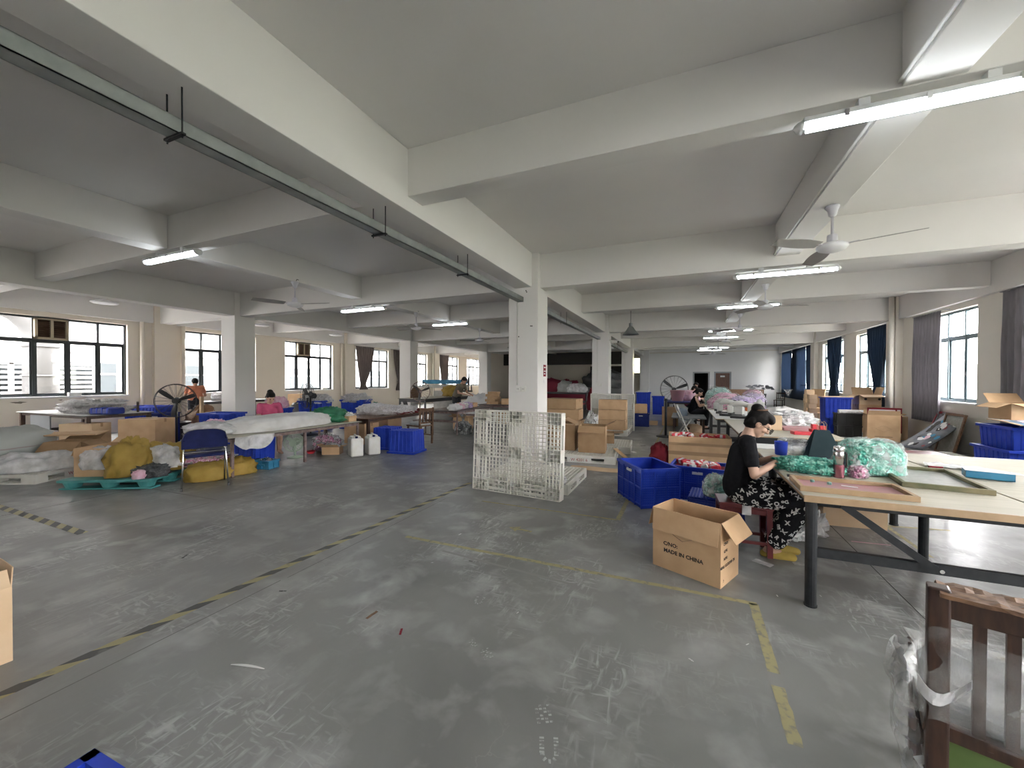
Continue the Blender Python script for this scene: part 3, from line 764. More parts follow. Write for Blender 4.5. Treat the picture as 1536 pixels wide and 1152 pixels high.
def bluebin(label, loc, rz, w, d, h, mat='blue_plastic', group=None, inverted=False, name='storage_bin', pitch=.09):
    """solid walled bin with folded vertical corrugations and a broad rim"""
    t = thing(name, label, 'bin', loc, rz, group)
    def outline(gr):
        pts = []
        def edge(ax, ay, bx, by, nx, ny):
            L = math.hypot(bx-ax, by-ay); n = max(2, int(L/pitch))
            for k in range(n):
                for f, o in ((0,0),(.42,0),(.5,gr),(.92,gr)):
                    q = (k+f)/n; pts.append((ax+(bx-ax)*q+nx*o, ay+(by-ay)*q+ny*o))
        W_, D_ = w/2-.02, d/2-.02
        edge(-W_,-D_, W_,-D_, 0, 1); edge(W_,-D_, W_,D_, -1, 0); edge(W_,D_, -W_,D_, 0, -1); edge(-W_,D_, -W_,-D_, 1, 0); return pts
    a = outline(.012); n = len(a); tap = .94
    b = MB()
    z0, z1 = 0, h-.03
    lo = [(x*tap, y*tap, z0) for x, y in a]; hi = [(x, y, z1) for x, y in a]
    if inverted: lo, hi = [(x, y, .03) for x, y in a], [(x*tap, y*tap, h) for x, y in a]
    b.add(lo+hi, [(k, (k+1) % n, n+(k+1) % n, n+k) for k in range(n)]+([tuple(range(n, 2*n))] if inverted else [tuple(reversed(range(n)))]))
    O('bin_body', b, mat, t)
    if not inverted:
        inn = MB(); s_ = .93
        inn.add([(x*tap*.94, y*tap*.94, .015) for x, y in a]+[(x*.95, y*.95, z1) for x, y in a], [(n+k, n+(k+1) % n, (k+1) % n, k) for k in range(n)]+[tuple(range(n))])
        O('bin_inside', inn, mat, t)
    r = MB(); e = .012; zr0, zr1 = (h-.045, h) if not inverted else (0, .045)
    th = .03
    r.box(-w/2-e, w/2+e, -d/2-e, -d/2+th, zr0, zr1).box(-w/2-e, w/2+e, d/2-th, d/2+e, zr0, zr1).box(-w/2-e, -w/2+th, -d/2, d/2, zr0, zr1).box(w/2-th, w/2+e, -d/2, d/2, zr0, zr1)
    O('rim', r, mat, t, bevel=.005)
    if inverted:
        for k in range(int(w/.1)):
            for j in range(int(d/.1)):
                x = -w*tap/2+.07+k*.1; y = -d*tap/2+.07+j*.1
                if x < w*tap/2-.06 and y < d*tap/2-.06: O('base_pad', MB().box(x-.03, x+.03, y-.03, y+.03, h, h+.006), mat, t)
    return t
def table(label, loc, rz, w, d, h, top='plywood', leg='black_metal', lw=.05, brace=False, name='work_table', group=None, edge='ply_edge', rail=.055, stretch=True, round_leg=False, th=.022, mid=False):
    """top w (x) by d (y); legs at the corners"""
    t = thing(name, label, 'table', loc, rz, group)
    tp = O('tabletop', MB().box(-w/2, w/2, -d/2, d/2, h-th*.4, h), top, t, bevel=.003)
    O('top_edge', MB().box(-w/2, w/2, -d/2, d/2, h-th, h-th*.4), edge, t)
    ix, iy = w/2-.06, d/2-.07
    rows = [-iy, iy] + ([0.18*0] if mid else [])
    for x in (-ix, ix):
        for y in rows:
            if round_leg: O('leg', MB().cyl((x, y, .01), (x, y, h-th), lw*.55, n=14).cyl((x, y, 0), (x, y, .012), lw*.62, n=14), leg, t, smooth=False)
            else: O('leg', MB().box(x-lw/2, x+lw/2, y-lw/2, y+lw/2, 0, h-th), leg, t, bevel=.004)
    for y in rows: O('rail', MB().box(-ix, ix, y-.02, y+.02, h-th-rail, h-th), leg, t)
    for x in (-ix, ix): O('rail', MB().box(x-.02, x+.02, -iy, iy, h-th-rail, h-th), leg, t)
    if stretch:
        for y in (-iy, iy): O('stretcher', MB().box(-ix, ix, y-.018, y+.018, .34, .40), leg, t)
    if brace:
        o = O('brace', MB().bar((-ix+.16, -iy-.02, h-th-.03), (-ix+.62, -iy-.02, .37), .03, .045), leg, t)
        O('bolt', MB().cyl((-ix+.64,-iy-.036,.37), (-ix+.64,-iy-.042,.37), .012, n=10), 'chrome', t)
    return t
def blob(rx, ry, rz, seed=0, amp=.12, freq=3., n=28, m=18, flat=.35, crumple=.0, box=2.6):
    """heap or full sack resting on z = 0: rounded, uneven, base pressed flat"""
    b = MB(); P = []
    def sp(c): return math.copysign(abs(c)**(2/box), c)
    for j in range(m+1):
        th = PI*j/m
        for i in range(n):
            ph = 2*PI*i/n
            d = Vector((sp(math.sin(th))*sp(math.cos(ph)), sp(math.sin(th))*sp(math.sin(ph)), sp(math.cos(th))))
            q = d*freq+Vector((seed*3.1, seed*1.7, seed*.9))
            k = 1+amp*noise.fractal(q, 1.0, 2.0, 4)
            if crumple:
                wq = q+noise.noise_vector(q*1.3)*.55
                k += crumple*(.9*(1-abs(noise.noise(wq*2.3)))**3-.35)+crumple*.45*((1-abs(noise.noise(wq*5.3)))**3-.3)
            p = Vector((d.x*rx*k, d.y*ry*k, d.z*rz*k))
            z0 = -rz*(1-flat)
            if p.z < z0: p.z = z0+(p.z-z0)*.05
            P.append((p.x, p.y, p.z-z0))
    zmin = min(p[2] for p in P); P = [(x, y, z-zmin) for x, y, z in P]
    F = []
    for j in range(m):
        for i in range(n):
            F.append((j*n+(i+1) % n, j*n+i, (j+1)*n+i, (j+1)*n+(i+1) % n))
    b.add(P, F); return b
def sack(label, name, cat, loc, rz, r, mat, seed=0, amp=.12, freq=2.5, crumple=.1, film_=None, knot=None, group=None, n=36, m=22, flat=.4, box=2.6, tilt=0.):
    t = thing(name, label, cat, loc, rz, group)
    if isinstance(mat, str) and mat.startswith('film'): crumple *= .55; amp *= .8
    b = O('bag_body', blob(*r, seed=seed, amp=amp, freq=freq, crumple=crumple, n=n, m=m, flat=flat, box=box), mat, t, smooth=True)
    if tilt: t.rotation_euler[0] = tilt
    if film_:
        O('bag_film', blob(r[0]*1.035, r[1]*1.035, r[2]*1.035, seed=seed+5, amp=amp, freq=freq, crumple=crumple*1.6, n=n, m=m, flat=flat, box=box), film_, t, smooth=False)
    if knot:
        kx, ky, kz, kr = knot
        def fn(u, v):
            a = 2*PI*u; rr = kr*(.25+.9*v*v)*(1+.35*math.sin(5*a+seed)); return (kx+rr*math.cos(a), ky+rr*math.sin(a), kz+kr*2.2*v+.15*kr*math.sin(3*a))
        O('bag_neck', MB().grid(fn, 20, 5), film_ or mat, t, smooth=False)
    return t
def lie(o, rx, ry=0.): o.rotation_euler[0] = rx; o.rotation_euler[1] = ry; return o

# plastic pallet: 1.30 x 1.10 x 0.14, deck lattice, nine ribbed feet
def make_pallet(name, label, mat='pallet_white', W=1.30, D=1.10, h=.14, fine=True, group=None):
    t = thing(name, label, 'pallet', (0,0,0), 0, group)
    f = MB()
    e = .03
    f.box(-W/2, W/2, -D/2, -D/2+e, h-.05, h).box(-W/2, W/2, D/2-e, D/2, h-.05, h).box(-W/2, -W/2+e, -D/2+e, D/2-e, h-.05, h).box(W/2-e, W/2, -D/2+e, D/2-e, h-.05, h)
    O('deck_border', f, mat, t, bevel=.004)
    g = MB(); p = .052 if fine else .07; w = .0045 if fine else .012
    n = int((W-2*e)/p)
    for k in range(1, n):
        x = -W/2+e+(W-2*e)*k/n; g.box(x-w, x+w, -D/2+e, D/2-e, h-.035, h-.004)
    n = int((D-2*e)/p)
    for k in range(1, n):
        y = -D/2+e+(D-2*e)*k/n; g.box(-W/2+e, W/2-e, y-w, y+w, h-.035, h-.006)
    O('deck_lattice', g, mat, t, kind='stuff')
    fx, fy = (.20, .16)
    xs = (-W/2+fx/2, 0, W/2-fx/2); ys = (-D/2+fy/2, 0, D/2-fy/2)
    for x in xs:
        for y in ys:
            m = MB(); th = .007
            m.box(x-fx/2, x+fx/2, y-fy/2, y-fy/2+th, 0, h-.03).box(x-fx/2, x+fx/2, y+fy/2-th, y+fy/2, 0, h-.03)
            m.box(x-fx/2, x-fx/2+th, y-fy/2, y+fy/2, 0, h-.03).box(x+fx/2-th, x+fx/2, y-fy/2, y+fy/2, 0, h-.03)
            for k in (-1, 0, 1): m.box(x+k*fx/4-.003, x+k*fx/4+.003, y-fy/2, y+fy/2, .004, h-.03)
            for k in (-.5, .5): m.box(x-fx/2, x+fx/2, y+k*fy/3-.003, y+k*fy/3+.003, .004, h-.03)
            O('foot', m, mat, t)
    for x in xs:     # runners tying the feet, ribbed underneath
        m = MB()
        for a, b2 in ((ys[0]+fy/2, ys[1]-fy/2), (ys[1]+fy/2, ys[2]-fy/2)):
            m = MB(); nn = 5 if fine else 3
            for k in range(nn): m.box(x-fx/2+k*(fx-.012)/(nn-1), x-fx/2+k*(fx-.012)/(nn-1)+.012, a, b2, 0, .022)
            for k in range(3): m.box(x-fx/2, x+fx/2, a+(b2-a)*(k+.5)/3-.005, a+(b2-a)*(k+.5)/3+.005, .006, .02)
            O('runner', m, mat, t)
    for y in ys:
        m = MB()
        for a, b2 in ((xs[0]+fx/2, xs[1]-fx/2), (xs[1]+fx/2, xs[2]-fx/2)):
            m = MB(); nn = 4 if fine else 3
            for k in range(nn): m.box(a, b2, y-fy/2+k*(fy-.012)/(nn-1), y-fy/2+k*(fy-.012)/(nn-1)+.012, 0, .022)
            for k in range(4): m.box(a+(b2-a)*(k+.5)/4-.005, a+(b2-a)*(k+.5)/4+.005, y-fy/2, y+fy/2, .006, .02)
            O('runner', m, mat, t)
    return t

# ------------------------------------------------------------------ pallets round the first column
pal = make_pallet('plastic_pallet', 'white plastic pallet stood on edge before the first column')
a_, b_ = G(710, 732), G(841, 753)
u_ = (b_-a_).normalized(); ang = math.atan2(u_.y, u_.x)
mid = (a_+b_)/2
# stood on its long side, underside towards the viewer, leaning a little
pal.rotation_euler = (Matrix.Rotation(ang, 3, 'Z') @ Matrix.Rotation(math.radians(-93), 3, 'X') @ Matrix.Rotation(PI, 3, 'Z')).to_euler()
nrm = Vector((-u_.y, u_.x, 0))
pal.location = (mid.x, mid.y, .553); 
pflat = dup(pal, (-2.03, 5.62, 0), 0, 'white plastic pallet lying flat behind the upright pallet')
pflat.rotation_euler = (0, 0, 0)
crw = O('crumpled_wrap', blob(.11, .07, .08, 3, .3, 4, crumple=.3), 'film_milky', loc=(-1.52, 5.05, .141), smooth=False); tag(crw, 'crumpled white wrap on the flat pallet by the column', 'wrap')
# second pallet pair with cartons
pb = dup(pal, (-1.80, 7.72, 0), 0, 'white plastic pallet under the open-topped brown cartons'); pb.rotation_euler = (0, 0, .1)
text('W 4201 6', .075, 'red_ink', pb, (0, -.5505, .05), (PI/2, 0, 0))
O('name_panel', MB().box(-.22, .22, -.5505, -.545, .0, .10), 'white_plastic', pb)
pb2 = dup(pal, (-1.67, 8.90, 0), 0, 'white plastic pallet tucked behind the open-topped cartons'); pb2.rotation_euler = (0, 0, .08)
c1 = carton('large brown carton with top flaps pushed out and slumped, on the pallet behind the column', (-1.60, 7.68, .142), .10, .50, .42, .50, (120, 100, None, 55), 'cardboard_dark', wob=.03)
carton('taller brown carton pressed beside the open carton on the pallet', (-2.17, 7.78, .142), .08, .46, .46, .52, (88, 92, 70, -70), 'cardboard_dark', wob=.02)
carton('plain carton panel box behind the open carton', (-1.66, 8.90, .142), .15, .55, .40, .22, (95, 100, 80, 85), 'cardboard_dark')
stripb = O('cardboard_strip', MB().cbox((0,0,.06), (.09,.62,.006), rotx(.32)), 'cardboard', loc=(-.99, 7.55, .05), rot=(0,0,.75)); tag(stripb, 'loose cardboard strip leaning off the pallet corner', 'cardboard')
she = O('floor_sheet', MB().grid(lambda u, v: (-.55+1.1*u, (-.16+.3*v)*(1-.35*abs(2*u-1)**3), .006+.003*math.sin(9*u)), 12, 4, thick=.004), 'cardboard_light', loc=(-1.25, 6.78, 0)); tag(she, 'flattened pale paper sheet on the floor by the pallet', 'paper')
# third pallet with wrapped stacks, pallet on edge behind
pc = dup(pal, (-2.02, 11.55, 0), 0, 'white plastic pallet under the stacked long cartons'); pc.rotation_euler = (0, 0, .0)
lab3 = ['lowest long carton of the plain three-high stack', 'middle long carton of the plain three-high stack', 'topmost long carton of the plain three-high stack']
for k in range(3):
    carton(lab3[k], (-1.80, 11.35, .142+k*.278), .02*k, .74, .42, .27, None, 'cardboard', 'three-high stack on the far pallet')
lab4 = ['lowest film-wrapped carton beside the pallet on edge', 'second film-wrapped carton of the leaning stack', 'third film-wrapped carton of the leaning stack', 'topmost film-wrapped carton of the leaning stack']
for k in range(4):
    carton(lab4[k], (-2.75-.02*k, 9.75+.05*k, .142*0+k*.262), .05*(-1)**k, .95-.04*k, .6, .255, None, 'cardboard_dark', 'film-wrapped stack')
fw = O('stretch_film', blob(.16, .2, .55, 9, .25, 3, crumple=.35, flat=.95), 'film', loc=(-2.08, 9.8, .0), smooth=False); tag(fw, 'loose clear stretch film hanging off the wrapped cartons', 'film')
pe = dup(pal, (-1.98, 12.42, .55), 0, 'white plastic pallet on edge behind the three-high stack'); pe.rotation_euler = (math.radians(-94), 0, PI)
# ------------------------------------------------------------------ crates by the seated woman
cr1 = crate('blue lattice crate standing empty by the yellow line', (-.21, 5.38, 0), -.995, .66, .47, .465)
a_ = G(924, 740); b_ = G(958, 764); vv = Vector((b_.x-a_.x, b_.y-a_.y, 0)); an = math.atan2(vv.y, vv.x)
perp = Vector((-vv.y, vv.x, 0)).normalized()
cc = (a_+b_)/2 + perp*.25
cr1.location = (cc.x+.02, cc.y+.02, 0); cr1.rotation_euler[2] = an
cut = O('cardboard_scrap', MB().cbox((0,0,.0), (.12,.07,.004), rotx(.1)), 'cardboard', loc=(cc.x-.12, cc.y+.08, .0165)); tag(cut, 'small cardboard scrap inside the empty blue crate', 'cardboard')
cr2 = crate('blue lattice crate full of red and white goods', (.20, 5.72, 0), -.12, .62, .46, .42)
def redgoods(root, n, w, d, z, seed, lab, grp):
    r = random.Random(seed)
    for k in range(n):
        x, y = r.uniform(-w/2+.06, w/2-.06), r.uniform(-d/2+.06, d/2-.06)
        m = MB(); R_ = Matrix.Rotation(r.uniform(0, PI), 3, 'Z') @ Matrix.Rotation(r.uniform(-.5, .5), 3, 'X')
        red = k % 5 < 3
        t = thing('goods_box', lab[0] if red else lab[1], 'goods', root.location + Matrix.Rotation(root.rotation_euler[2], 3, 'Z') @ Vector((x, y, z+r.uniform(-.02, .03))), r.uniform(0, PI), grp)
        O('packet', MB().cbox((0,0,0), (.13,.075,.05), R_), 'red_plastic' if red else 'white_paper', t, bevel=.006)
        O('packet_band', MB().cbox((0,0,0), (.04,.078,.053), R_), 'white_paper' if red else 'red_plastic', t)
redgoods(cr2, 20, .58, .42, .40, 3, ('red goods packet heaped in the blue crate', 'white goods packet heaped in the blue crate'), 'goods heaped in the blue crate')
O('fill_layer', MB().box(-.29, .29, -.21, .21, .36, .385), 'red_matte', cr2)
ca2 = carton('big patched carton of red and white goods behind the blue crates', (.24, 7.35, 0), .02, .92, .60, .60, None, 'cardboard', tape=False)
bpy.data.objects.remove(ca2.children[0])
b = MB(); w, d, h, th = .92, .60, .60, .008
b.box(-w/2, w/2, -d/2, d/2, 0, th).box(-w/2, w/2, -d/2, -d/2+th, 0, h).box(-w/2, w/2, d/2-th, d/2, 0, h).box(-w/2, -w/2+th, -d/2, d/2, 0, h).box(w/2-th, w/2, -d/2, d/2, 0, h)
O('box_body', b, 'cardboard', ca2)
O('packing_tape', MB().box(-w/2-.002, w/2+.002, -d/2-.003, -d/2, .30, .36).box(-w/2-.002, w/2+.002, -d/2-.003, -d/2, .46, .50), 'tape_brown', ca2)
O('fill_layer', MB().box(-.44, .44, -.28, .28, .50, .53), 'red_matte', ca2)
redgoods(ca2, 16, .86, .52, .56, 5, ('red goods packet at the top of the patched carton', 'white goods packet at the top of the patched carton'), 'goods in the patched carton')
sack('dark red mesh bag slumped against the patched carton', 'mesh_bag', 'bag', (-.36, 7.25, 0), 0, (.15, .22, .26), 'red_matte', 4, crumple=.2)
cr3 = crate('upturned blue crate under the bag of green shreds', (.33, 4.72, .30), -.1, .50, .40, .30, 'blue_dark', up=True)
g3 = MB()
for k in range(16): g3.box(-.25+.5*k/16, -.25+.5*k/16+.012, -.2, .2, -.006, 0)
for k in range(13): g3.box(-.25, .25, -.2+.4*k/13, -.2+.4*k/13+.012, -.006, 0)
O('base_lattice', g3, 'blue_plastic', cr3, kind='stuff')
sack('clear bag of pale green shreds on the upturned crate', 'shred_bag', 'bag', (.36, 4.66, .308), 0, (.15, .13, .13), 'shred_teal', 8, crumple=.12, film_='film')
# the printed carton in front
a_, b_, c_ = G(977, 845), G(1075, 882), G(1110, 862)
an = math.atan2(b_.y-a_.y, b_.x-a_.x); cc = (a_+c_)/2
mc = carton('brown carton printed MADE IN CHINA standing open beside the red stool', (cc.x, cc.y, 0), an, .53, .345, .475, (168, 150, 165, 142), 'cardboard', wob=.014, fl=.17)
text('C/NO:', .042, 'ink', mc, (-.115, -.1735, .205), (PI/2, 0, 0), .0012)
text('MADE IN CHINA', .042, 'ink', mc, (-.015, -.1735, .15), (PI/2, 0, 0), .0012)
dm = MB(); P4 = [(-.12,.385), (.0,.44), (.12,.385), (.0,.33)]
for i in range(4):
    p, q = P4[i], P4[(i+1) % 4]; dm.bar((p[0]-.02, -.1735, p[1]-.07), (q[0]-.02, -.1735, q[1]-.07), .0012, .005, up=(0,1,0))
O('printed_diamond', dm, 'ink', mc)
for k, s_ in enumerate(('C/NO:', 'G.W.:', 'N.W.:', 'MEAS: 51X35X48 CM')):
    text(s_, .03, 'ink', mc, (.2660, -.10+(.035 if k == 3 else 0)+.02, .31-.055*k), (PI/2, 0, PI/2), .0008)
text('7', .03, 'ink', mc, (.2660, -.12, .04), (PI/2, 0, PI/2))
# ------------------------------------------------------------------ work tables of the right bay
t1 = table('long plywood work table on black steel legs with a diagonal brace', (1.35, 4.34, 0), 0, 1.22, 2.32, .76, lw=.062, brace=True, round_leg=True, stretch=True)
O('leg', MB().cyl((.55, .17, .0), (.55, .17, .738), .034, n=14), 'black_metal', t1)
O('leg', MB().cyl((-.55, .17, .0), (-.55, .17, .738), .034, n=14), 'black_metal', t1)
O('rail', MB().box(-.55, .55, .15, .19, .66, .738), 'black_metal', t1)
O('edge_strip', MB().box(-.61, .62, -1.175, -1.161, .72, .762), 'tray_wood', t1)
t1b = table('plywood work table set side by side with the braced table', (2.60, 4.34, 0), 0, 1.22, 2.32, .755, lw=.062, round_leg=True)
t2 = table('plywood work table behind the woman carrying red goods and white bags', (1.35, 7.55, 0), 0, 1.22, 2.40, .76, round_leg=True, lw=.055)
TZ = .761
def tray(label, loc, rz, w, d, rim, base, hgt=.035):
    t = thing('wooden_tray', label, 'tray', loc, rz)
    for a, b2, c, e in ((-w/2, w/2, -d/2, -d/2+.025), (-w/2, w/2, d/2-.025, d/2), (-w/2, -w/2+.025, -d/2+.025, d/2-.025), (w/2-.025, w/2, -d/2+.025, d/2-.025)):
        O('tray_rim', MB().box(a, b2, c, e, 0, hgt), rim, t, bevel=.002)
    O('tray_base', MB().box(-w/2+.02, w/2-.02, -d/2+.02, d/2-.02, .004, .010), base, t); return t
tray('shallow wooden tray with pink mesh base at the near table edge', (1.06, 3.46, TZ), -.03, .62, .36, 'tray_wood', 'mesh_pink')
tray('shallow green-edged wooden tray with grey base beside the green bag', (1.72, 4.06, TZ), -.12, .46, .74, 'tray_green', 'mesh_grey')
for k, (x, y, m_) in enumerate(((.88, 3.56, 'shred_teal'), (.97, 3.52, 'shred_teal'))):
    o = O('paper_rose', blob(.013, .012, .012, k, .3, 3, n=14, m=9), m_, loc=(x, y, TZ+.011), smooth=True); tag(o, ('first small green paper rose in the pink tray', 'second small green paper rose beside the paper slip in the pink tray')[k], 'paper rose')
o = O('paper_slip', MB().cbox((0,0,.003), (.09,.02,.002), rotz(-.3)), 'white_paper', loc=(1.08, 3.50, TZ+.011)); tag(o, 'narrow white paper slip in the pink tray', 'paper')
# thermos
p = G(1258, 716, TZ)
th = thing('thermos', 'steel thermos with rose lower half and dark strap', 'thermos', (p.x, p.y, TZ))
O('lower_body', MB().lathe([(.034,0),(.036,.004),(.036,.10),(.036,.102)], 24), 'rose_metal', th, smooth=True)
O('upper_body', MB().lathe([(.036,.10),(.036,.19),(.033,.20),(.033,.203)], 24), 'steel', th, smooth=True)
O('lid', MB().lathe([(.034,.203),(.035,.206),(.035,.238),(.031,.244)], 24), 'chrome', th, smooth=True)
O('strap', MB().tube([(.033,-.012,.20),(.044,-.014,.19),(.043,-.014,.10),(.038,-.012,.085)], .008, 6), 'ink', th)
# green shreds: bag and heap
p = G(1307, 714, TZ)
sg = sack('clear bag packed with bright green paper shreds on the table', 'shred_bag', 'bag', (p.x+.03, p.y+.15, TZ), .2, (.20, .16, .185), 'shred_green', 2, amp=.08, crumple=.07, film_='film_glossy', flat=.62, box=3.6, n=60, m=34)
p = G(1225, 712, TZ)
hp = O('shred_heap', blob(.22, .12, .060, 12, .28, 4, n=60, m=26, crumple=.16, flat=.1), 'shred_green', loc=(p.x-.03, p.y+.10, TZ), rot=(0,0,-.25), smooth=True); tag(hp, 'loose heap of bright green paper shreds before the seated woman', 'paper shreds')
r = random.Random(4); fl = MB()
for k in range(420):
    a = r.uniform(0, 2*PI); q = math.sqrt(r.random()); x, y = q*.25*math.cos(a), q*.14*math.sin(a); z = .072*(1-q*q)+.006
    R_ = Matrix.Rotation(r.uniform(0, 6), 3, 'Z') @ Matrix.Rotation(r.uniform(-.9, .9), 3, 'X')
    fl.cbox((x, y, z), (.022, .006, .003), R_)
O('loose_strip', fl, 'shred_green', hp, kind='stuff')
p = G(1290, 717, TZ)
sack('small clear bag of pink shreds leaning on the thermos', 'shred_bag', 'bag', (p.x-.01, p.y+.02, TZ), .5, (.055, .05, .05), 'shred_pink', 6, crumple=.3, film_='film_glossy', knot=(.06, -.02, .03, .03))
p = G(1192, 705, TZ)
kb = thing('label_sheet', 'white sheet of small labels under the woman\'s hands', 'paper', (p.x+.02, p.y, TZ), -.15)
O('sheet', MB().box(-.13, .13, -.09, .09, 0, .004), 'white_paper', kb)
for i in range(9):
    for j in range(5): O('label_tile', MB().box(-.12+i*.027, -.12+i*.027+.022, -.08+j*.034, -.08+j*.034+.027, .004, .0055), 'paint_white', kb)
p = G(1196, 714, TZ)
ph = thing('phone', 'dark phone lying beside the label sheet', 'phone', (p.x, p.y-.03, TZ), -.15)
O('phone_body', MB().box(-.075, .075, -.036, .036, 0, .008), 'machine_dark', ph, bevel=.003); O('screen', MB().box(-.07, .07, -.032, .032, .008, .0088), 'ink', ph)
# gift bag, cup, clear bags on the far part of the table
p = G(1236, 688, TZ)
gb = thing('gift_bag', 'dark teal paper gift bag with thin handles', 'bag', (p.x, p.y+.08, TZ), .15)
m = MB(); w2, d2, hb = .15, .09, .27
m.add([(-w2,-d2,0),(w2,-d2,0),(w2,d2,0),(-w2,d2,0),(-w2*.42,-.015,hb),(w2*.42,-.015,hb),(w2*.42,.015,hb),(-w2*.42,.015,hb),(-w2*.8,0,hb*.45),(w2*.8,0,hb*.45)],
      [(3,2,1,0),(0,1,5,4),(2,3,7,6),(1,9,5),(1,2,9),(2,6,9),(9,6,5),(3,0,8),(0,4,8),(4,7,8),(7,3,8)])
O('bag_body', m, 'teal_bag', gb)
for s in (-1, 1): O('handle', MB().tube([(-.03,s*.012,hb-.01),(-.03,s*.03,hb+.06),(0,s*.045,hb+.09),(.03,s*.03,hb+.06),(.03,s*.012,hb-.01)], .003, 6), 'tape_brown', gb, smooth=True)
p = G(1166, 684, TZ)
cp = thing('cup', 'dark blue plastic cup on the table by the hands', 'cup', (p.x+.05, p.y+.1, TZ))
O('cup_body', MB().lathe([(.045,0),(.052,.005),(.058,.13),(.060,.135),(.055,.135),(.05,.02)], 22), 'blue_plastic', cp, smooth=True)
p = G(1200, 686, TZ)
sack('crumpled clear plastic bag lying beside the blue cup', 'plastic_bag', 'bag', (p.x+.0, p.y+.20, TZ), -.3, (.16, .10, .08), 'film', 11, amp=.3, crumple=.5, flat=.15)
o = O('cardboard_sheet', MB().cbox((0,0,.006), (.62,.34,.01)), 'white_paper', loc=(1.0, 5.28, TZ)); tag(o, 'stack of pale sheets at the far end of the braced table', 'paper')
# things on the second table
rd = thing('red_box', 'red plastic frames and boxes piled on the table behind the gift bag', 'box', (1.62, 6.75, TZ), .1)
O('red_frame', MB().box(-.2, .2, -.08, .08, 0, .045), 'red_plastic', rd, bevel=.006)
O('red_frame', MB().box(.02, .2, -.05, .06, .045, .085), 'red_plastic', rd, bevel=.006)
O('red_frame', MB().box(.03, .1, -.04, .03, .085, .15), 'red_plastic', rd, bevel=.006)
O('red_frame', MB().box(.13, .2, -.02, .05, .085, .13), 'red_plastic', rd, bevel=.006)
carton('small carton beside the white bags on the second table', (1.26, 7.2, TZ), .1, .22, .18, .22, None, 'cardboard_light')
sack('soft white plastic bag on the second table', 'plastic_bag', 'bag', (1.62, 7.75, TZ), .2, (.3, .22, .13), 'shred_white', 13, amp=.2, crumple=.25, film_='film_milky', flat=.3)
sack('white plastic bag on the far end of the second table', 'plastic_bag', 'bag', (1.62, 8.45, TZ), .5, (.3, .2, .16), 'sack_white', 15, amp=.16, crumple=.15, flat=.3)
o = O('pink_sheets', MB().box(-.22, .22, -.15, .15, 0, .05), 'mesh_pink', loc=(1.6, 7.3, TZ), rot=(0,0,.1), bevel=.01); tag(o, 'flat stack of pinkish sheets beneath the white bag', 'paper')
# under the tables
carton('low open carton lying under the braced table', (1.62, 5.35, 0), .1, .55, .38, .22, (70, 120, 90, 100), 'cardboard_light')
o = O('foil_ball', blob(.10, .09, .12, 21, .4, 3, crumple=.7, n=30, m=18), 'film_milky', loc=(1.16, 4.75, 0), smooth=False); tag(o, 'crumpled silvery wrap under the braced table', 'wrap')
o = O('foil_ball', blob(.06, .05, .06, 23, .4, 3, crumple=.7, n=24, m=14), 'white_paper', loc=(1.0, 4.55, 0), smooth=False); tag(o, 'smaller crumpled white paper ball under the table', 'wrap')
o = O('scrap_heap', blob(.16, .1, .05, 24, .4, 4, crumple=.6, n=30, m=14), 'machine_dark', loc=(1.02, 4.95, 0), smooth=False); tag(o, 'dark heap of scraps under the braced table', 'scraps')
o = O('paper_slip', MB().cbox((0,0,.002), (.30,.012,.003), rotz(.1)), 'pink_film', loc=(1.62, 4.72, 0)); tag(o, 'pink strip on the floor under the table', 'paper')
# red stools
def stool(label, loc, rz, w=.42, d=.30, h=.445):
    t = thing('stool', label, 'stool', loc, rz)
    O('seat', MB().box(-w/2, w/2, -d/2, d/2, h-.035, h), 'stool_red', t, bevel=.005)
    for x in (-w/2+.025, w/2-.025):
        for y in (-d/2+.025, d/2-.025): O('leg', MB().bar((x, y, 0), (x*.97, y*.97, h-.035), .042), 'stool_red', t)
    for y in (-d/2+.03, d/2-.03): O('apron', MB().box(-w/2+.03, w/2-.03, y-.011, y+.011, h-.085, h-.035), 'stool_red', t); O('rung', MB().box(-w/2+.03, w/2-.03, y-.01, y+.01, .10, .125), 'stool_red', t)
    for x in (-w/2+.03, w/2-.03): O('apron', MB().box(x-.011, x+.011, -d/2+.03, d/2-.03, h-.085, h-.035), 'stool_red', t); O('rung', MB().box(x-.01, x+.01, -d/2+.03, d/2-.03, .15, .175), 'stool_red', t)
    O('tape_wrap', MB().box(-.03, .04, -d/2-.003, -d/2+.03, h-.09, h+.001), 'film_milky', t)
    return t
STOOL = stool('dark red wooden stool under the seated woman', (.50, 4.10, 0), 0.05)
p = G(1378, 675, .47)
stool('dark red wooden stool standing beyond the braced table', (2.82, 6.75, 0), .05, h=.60)
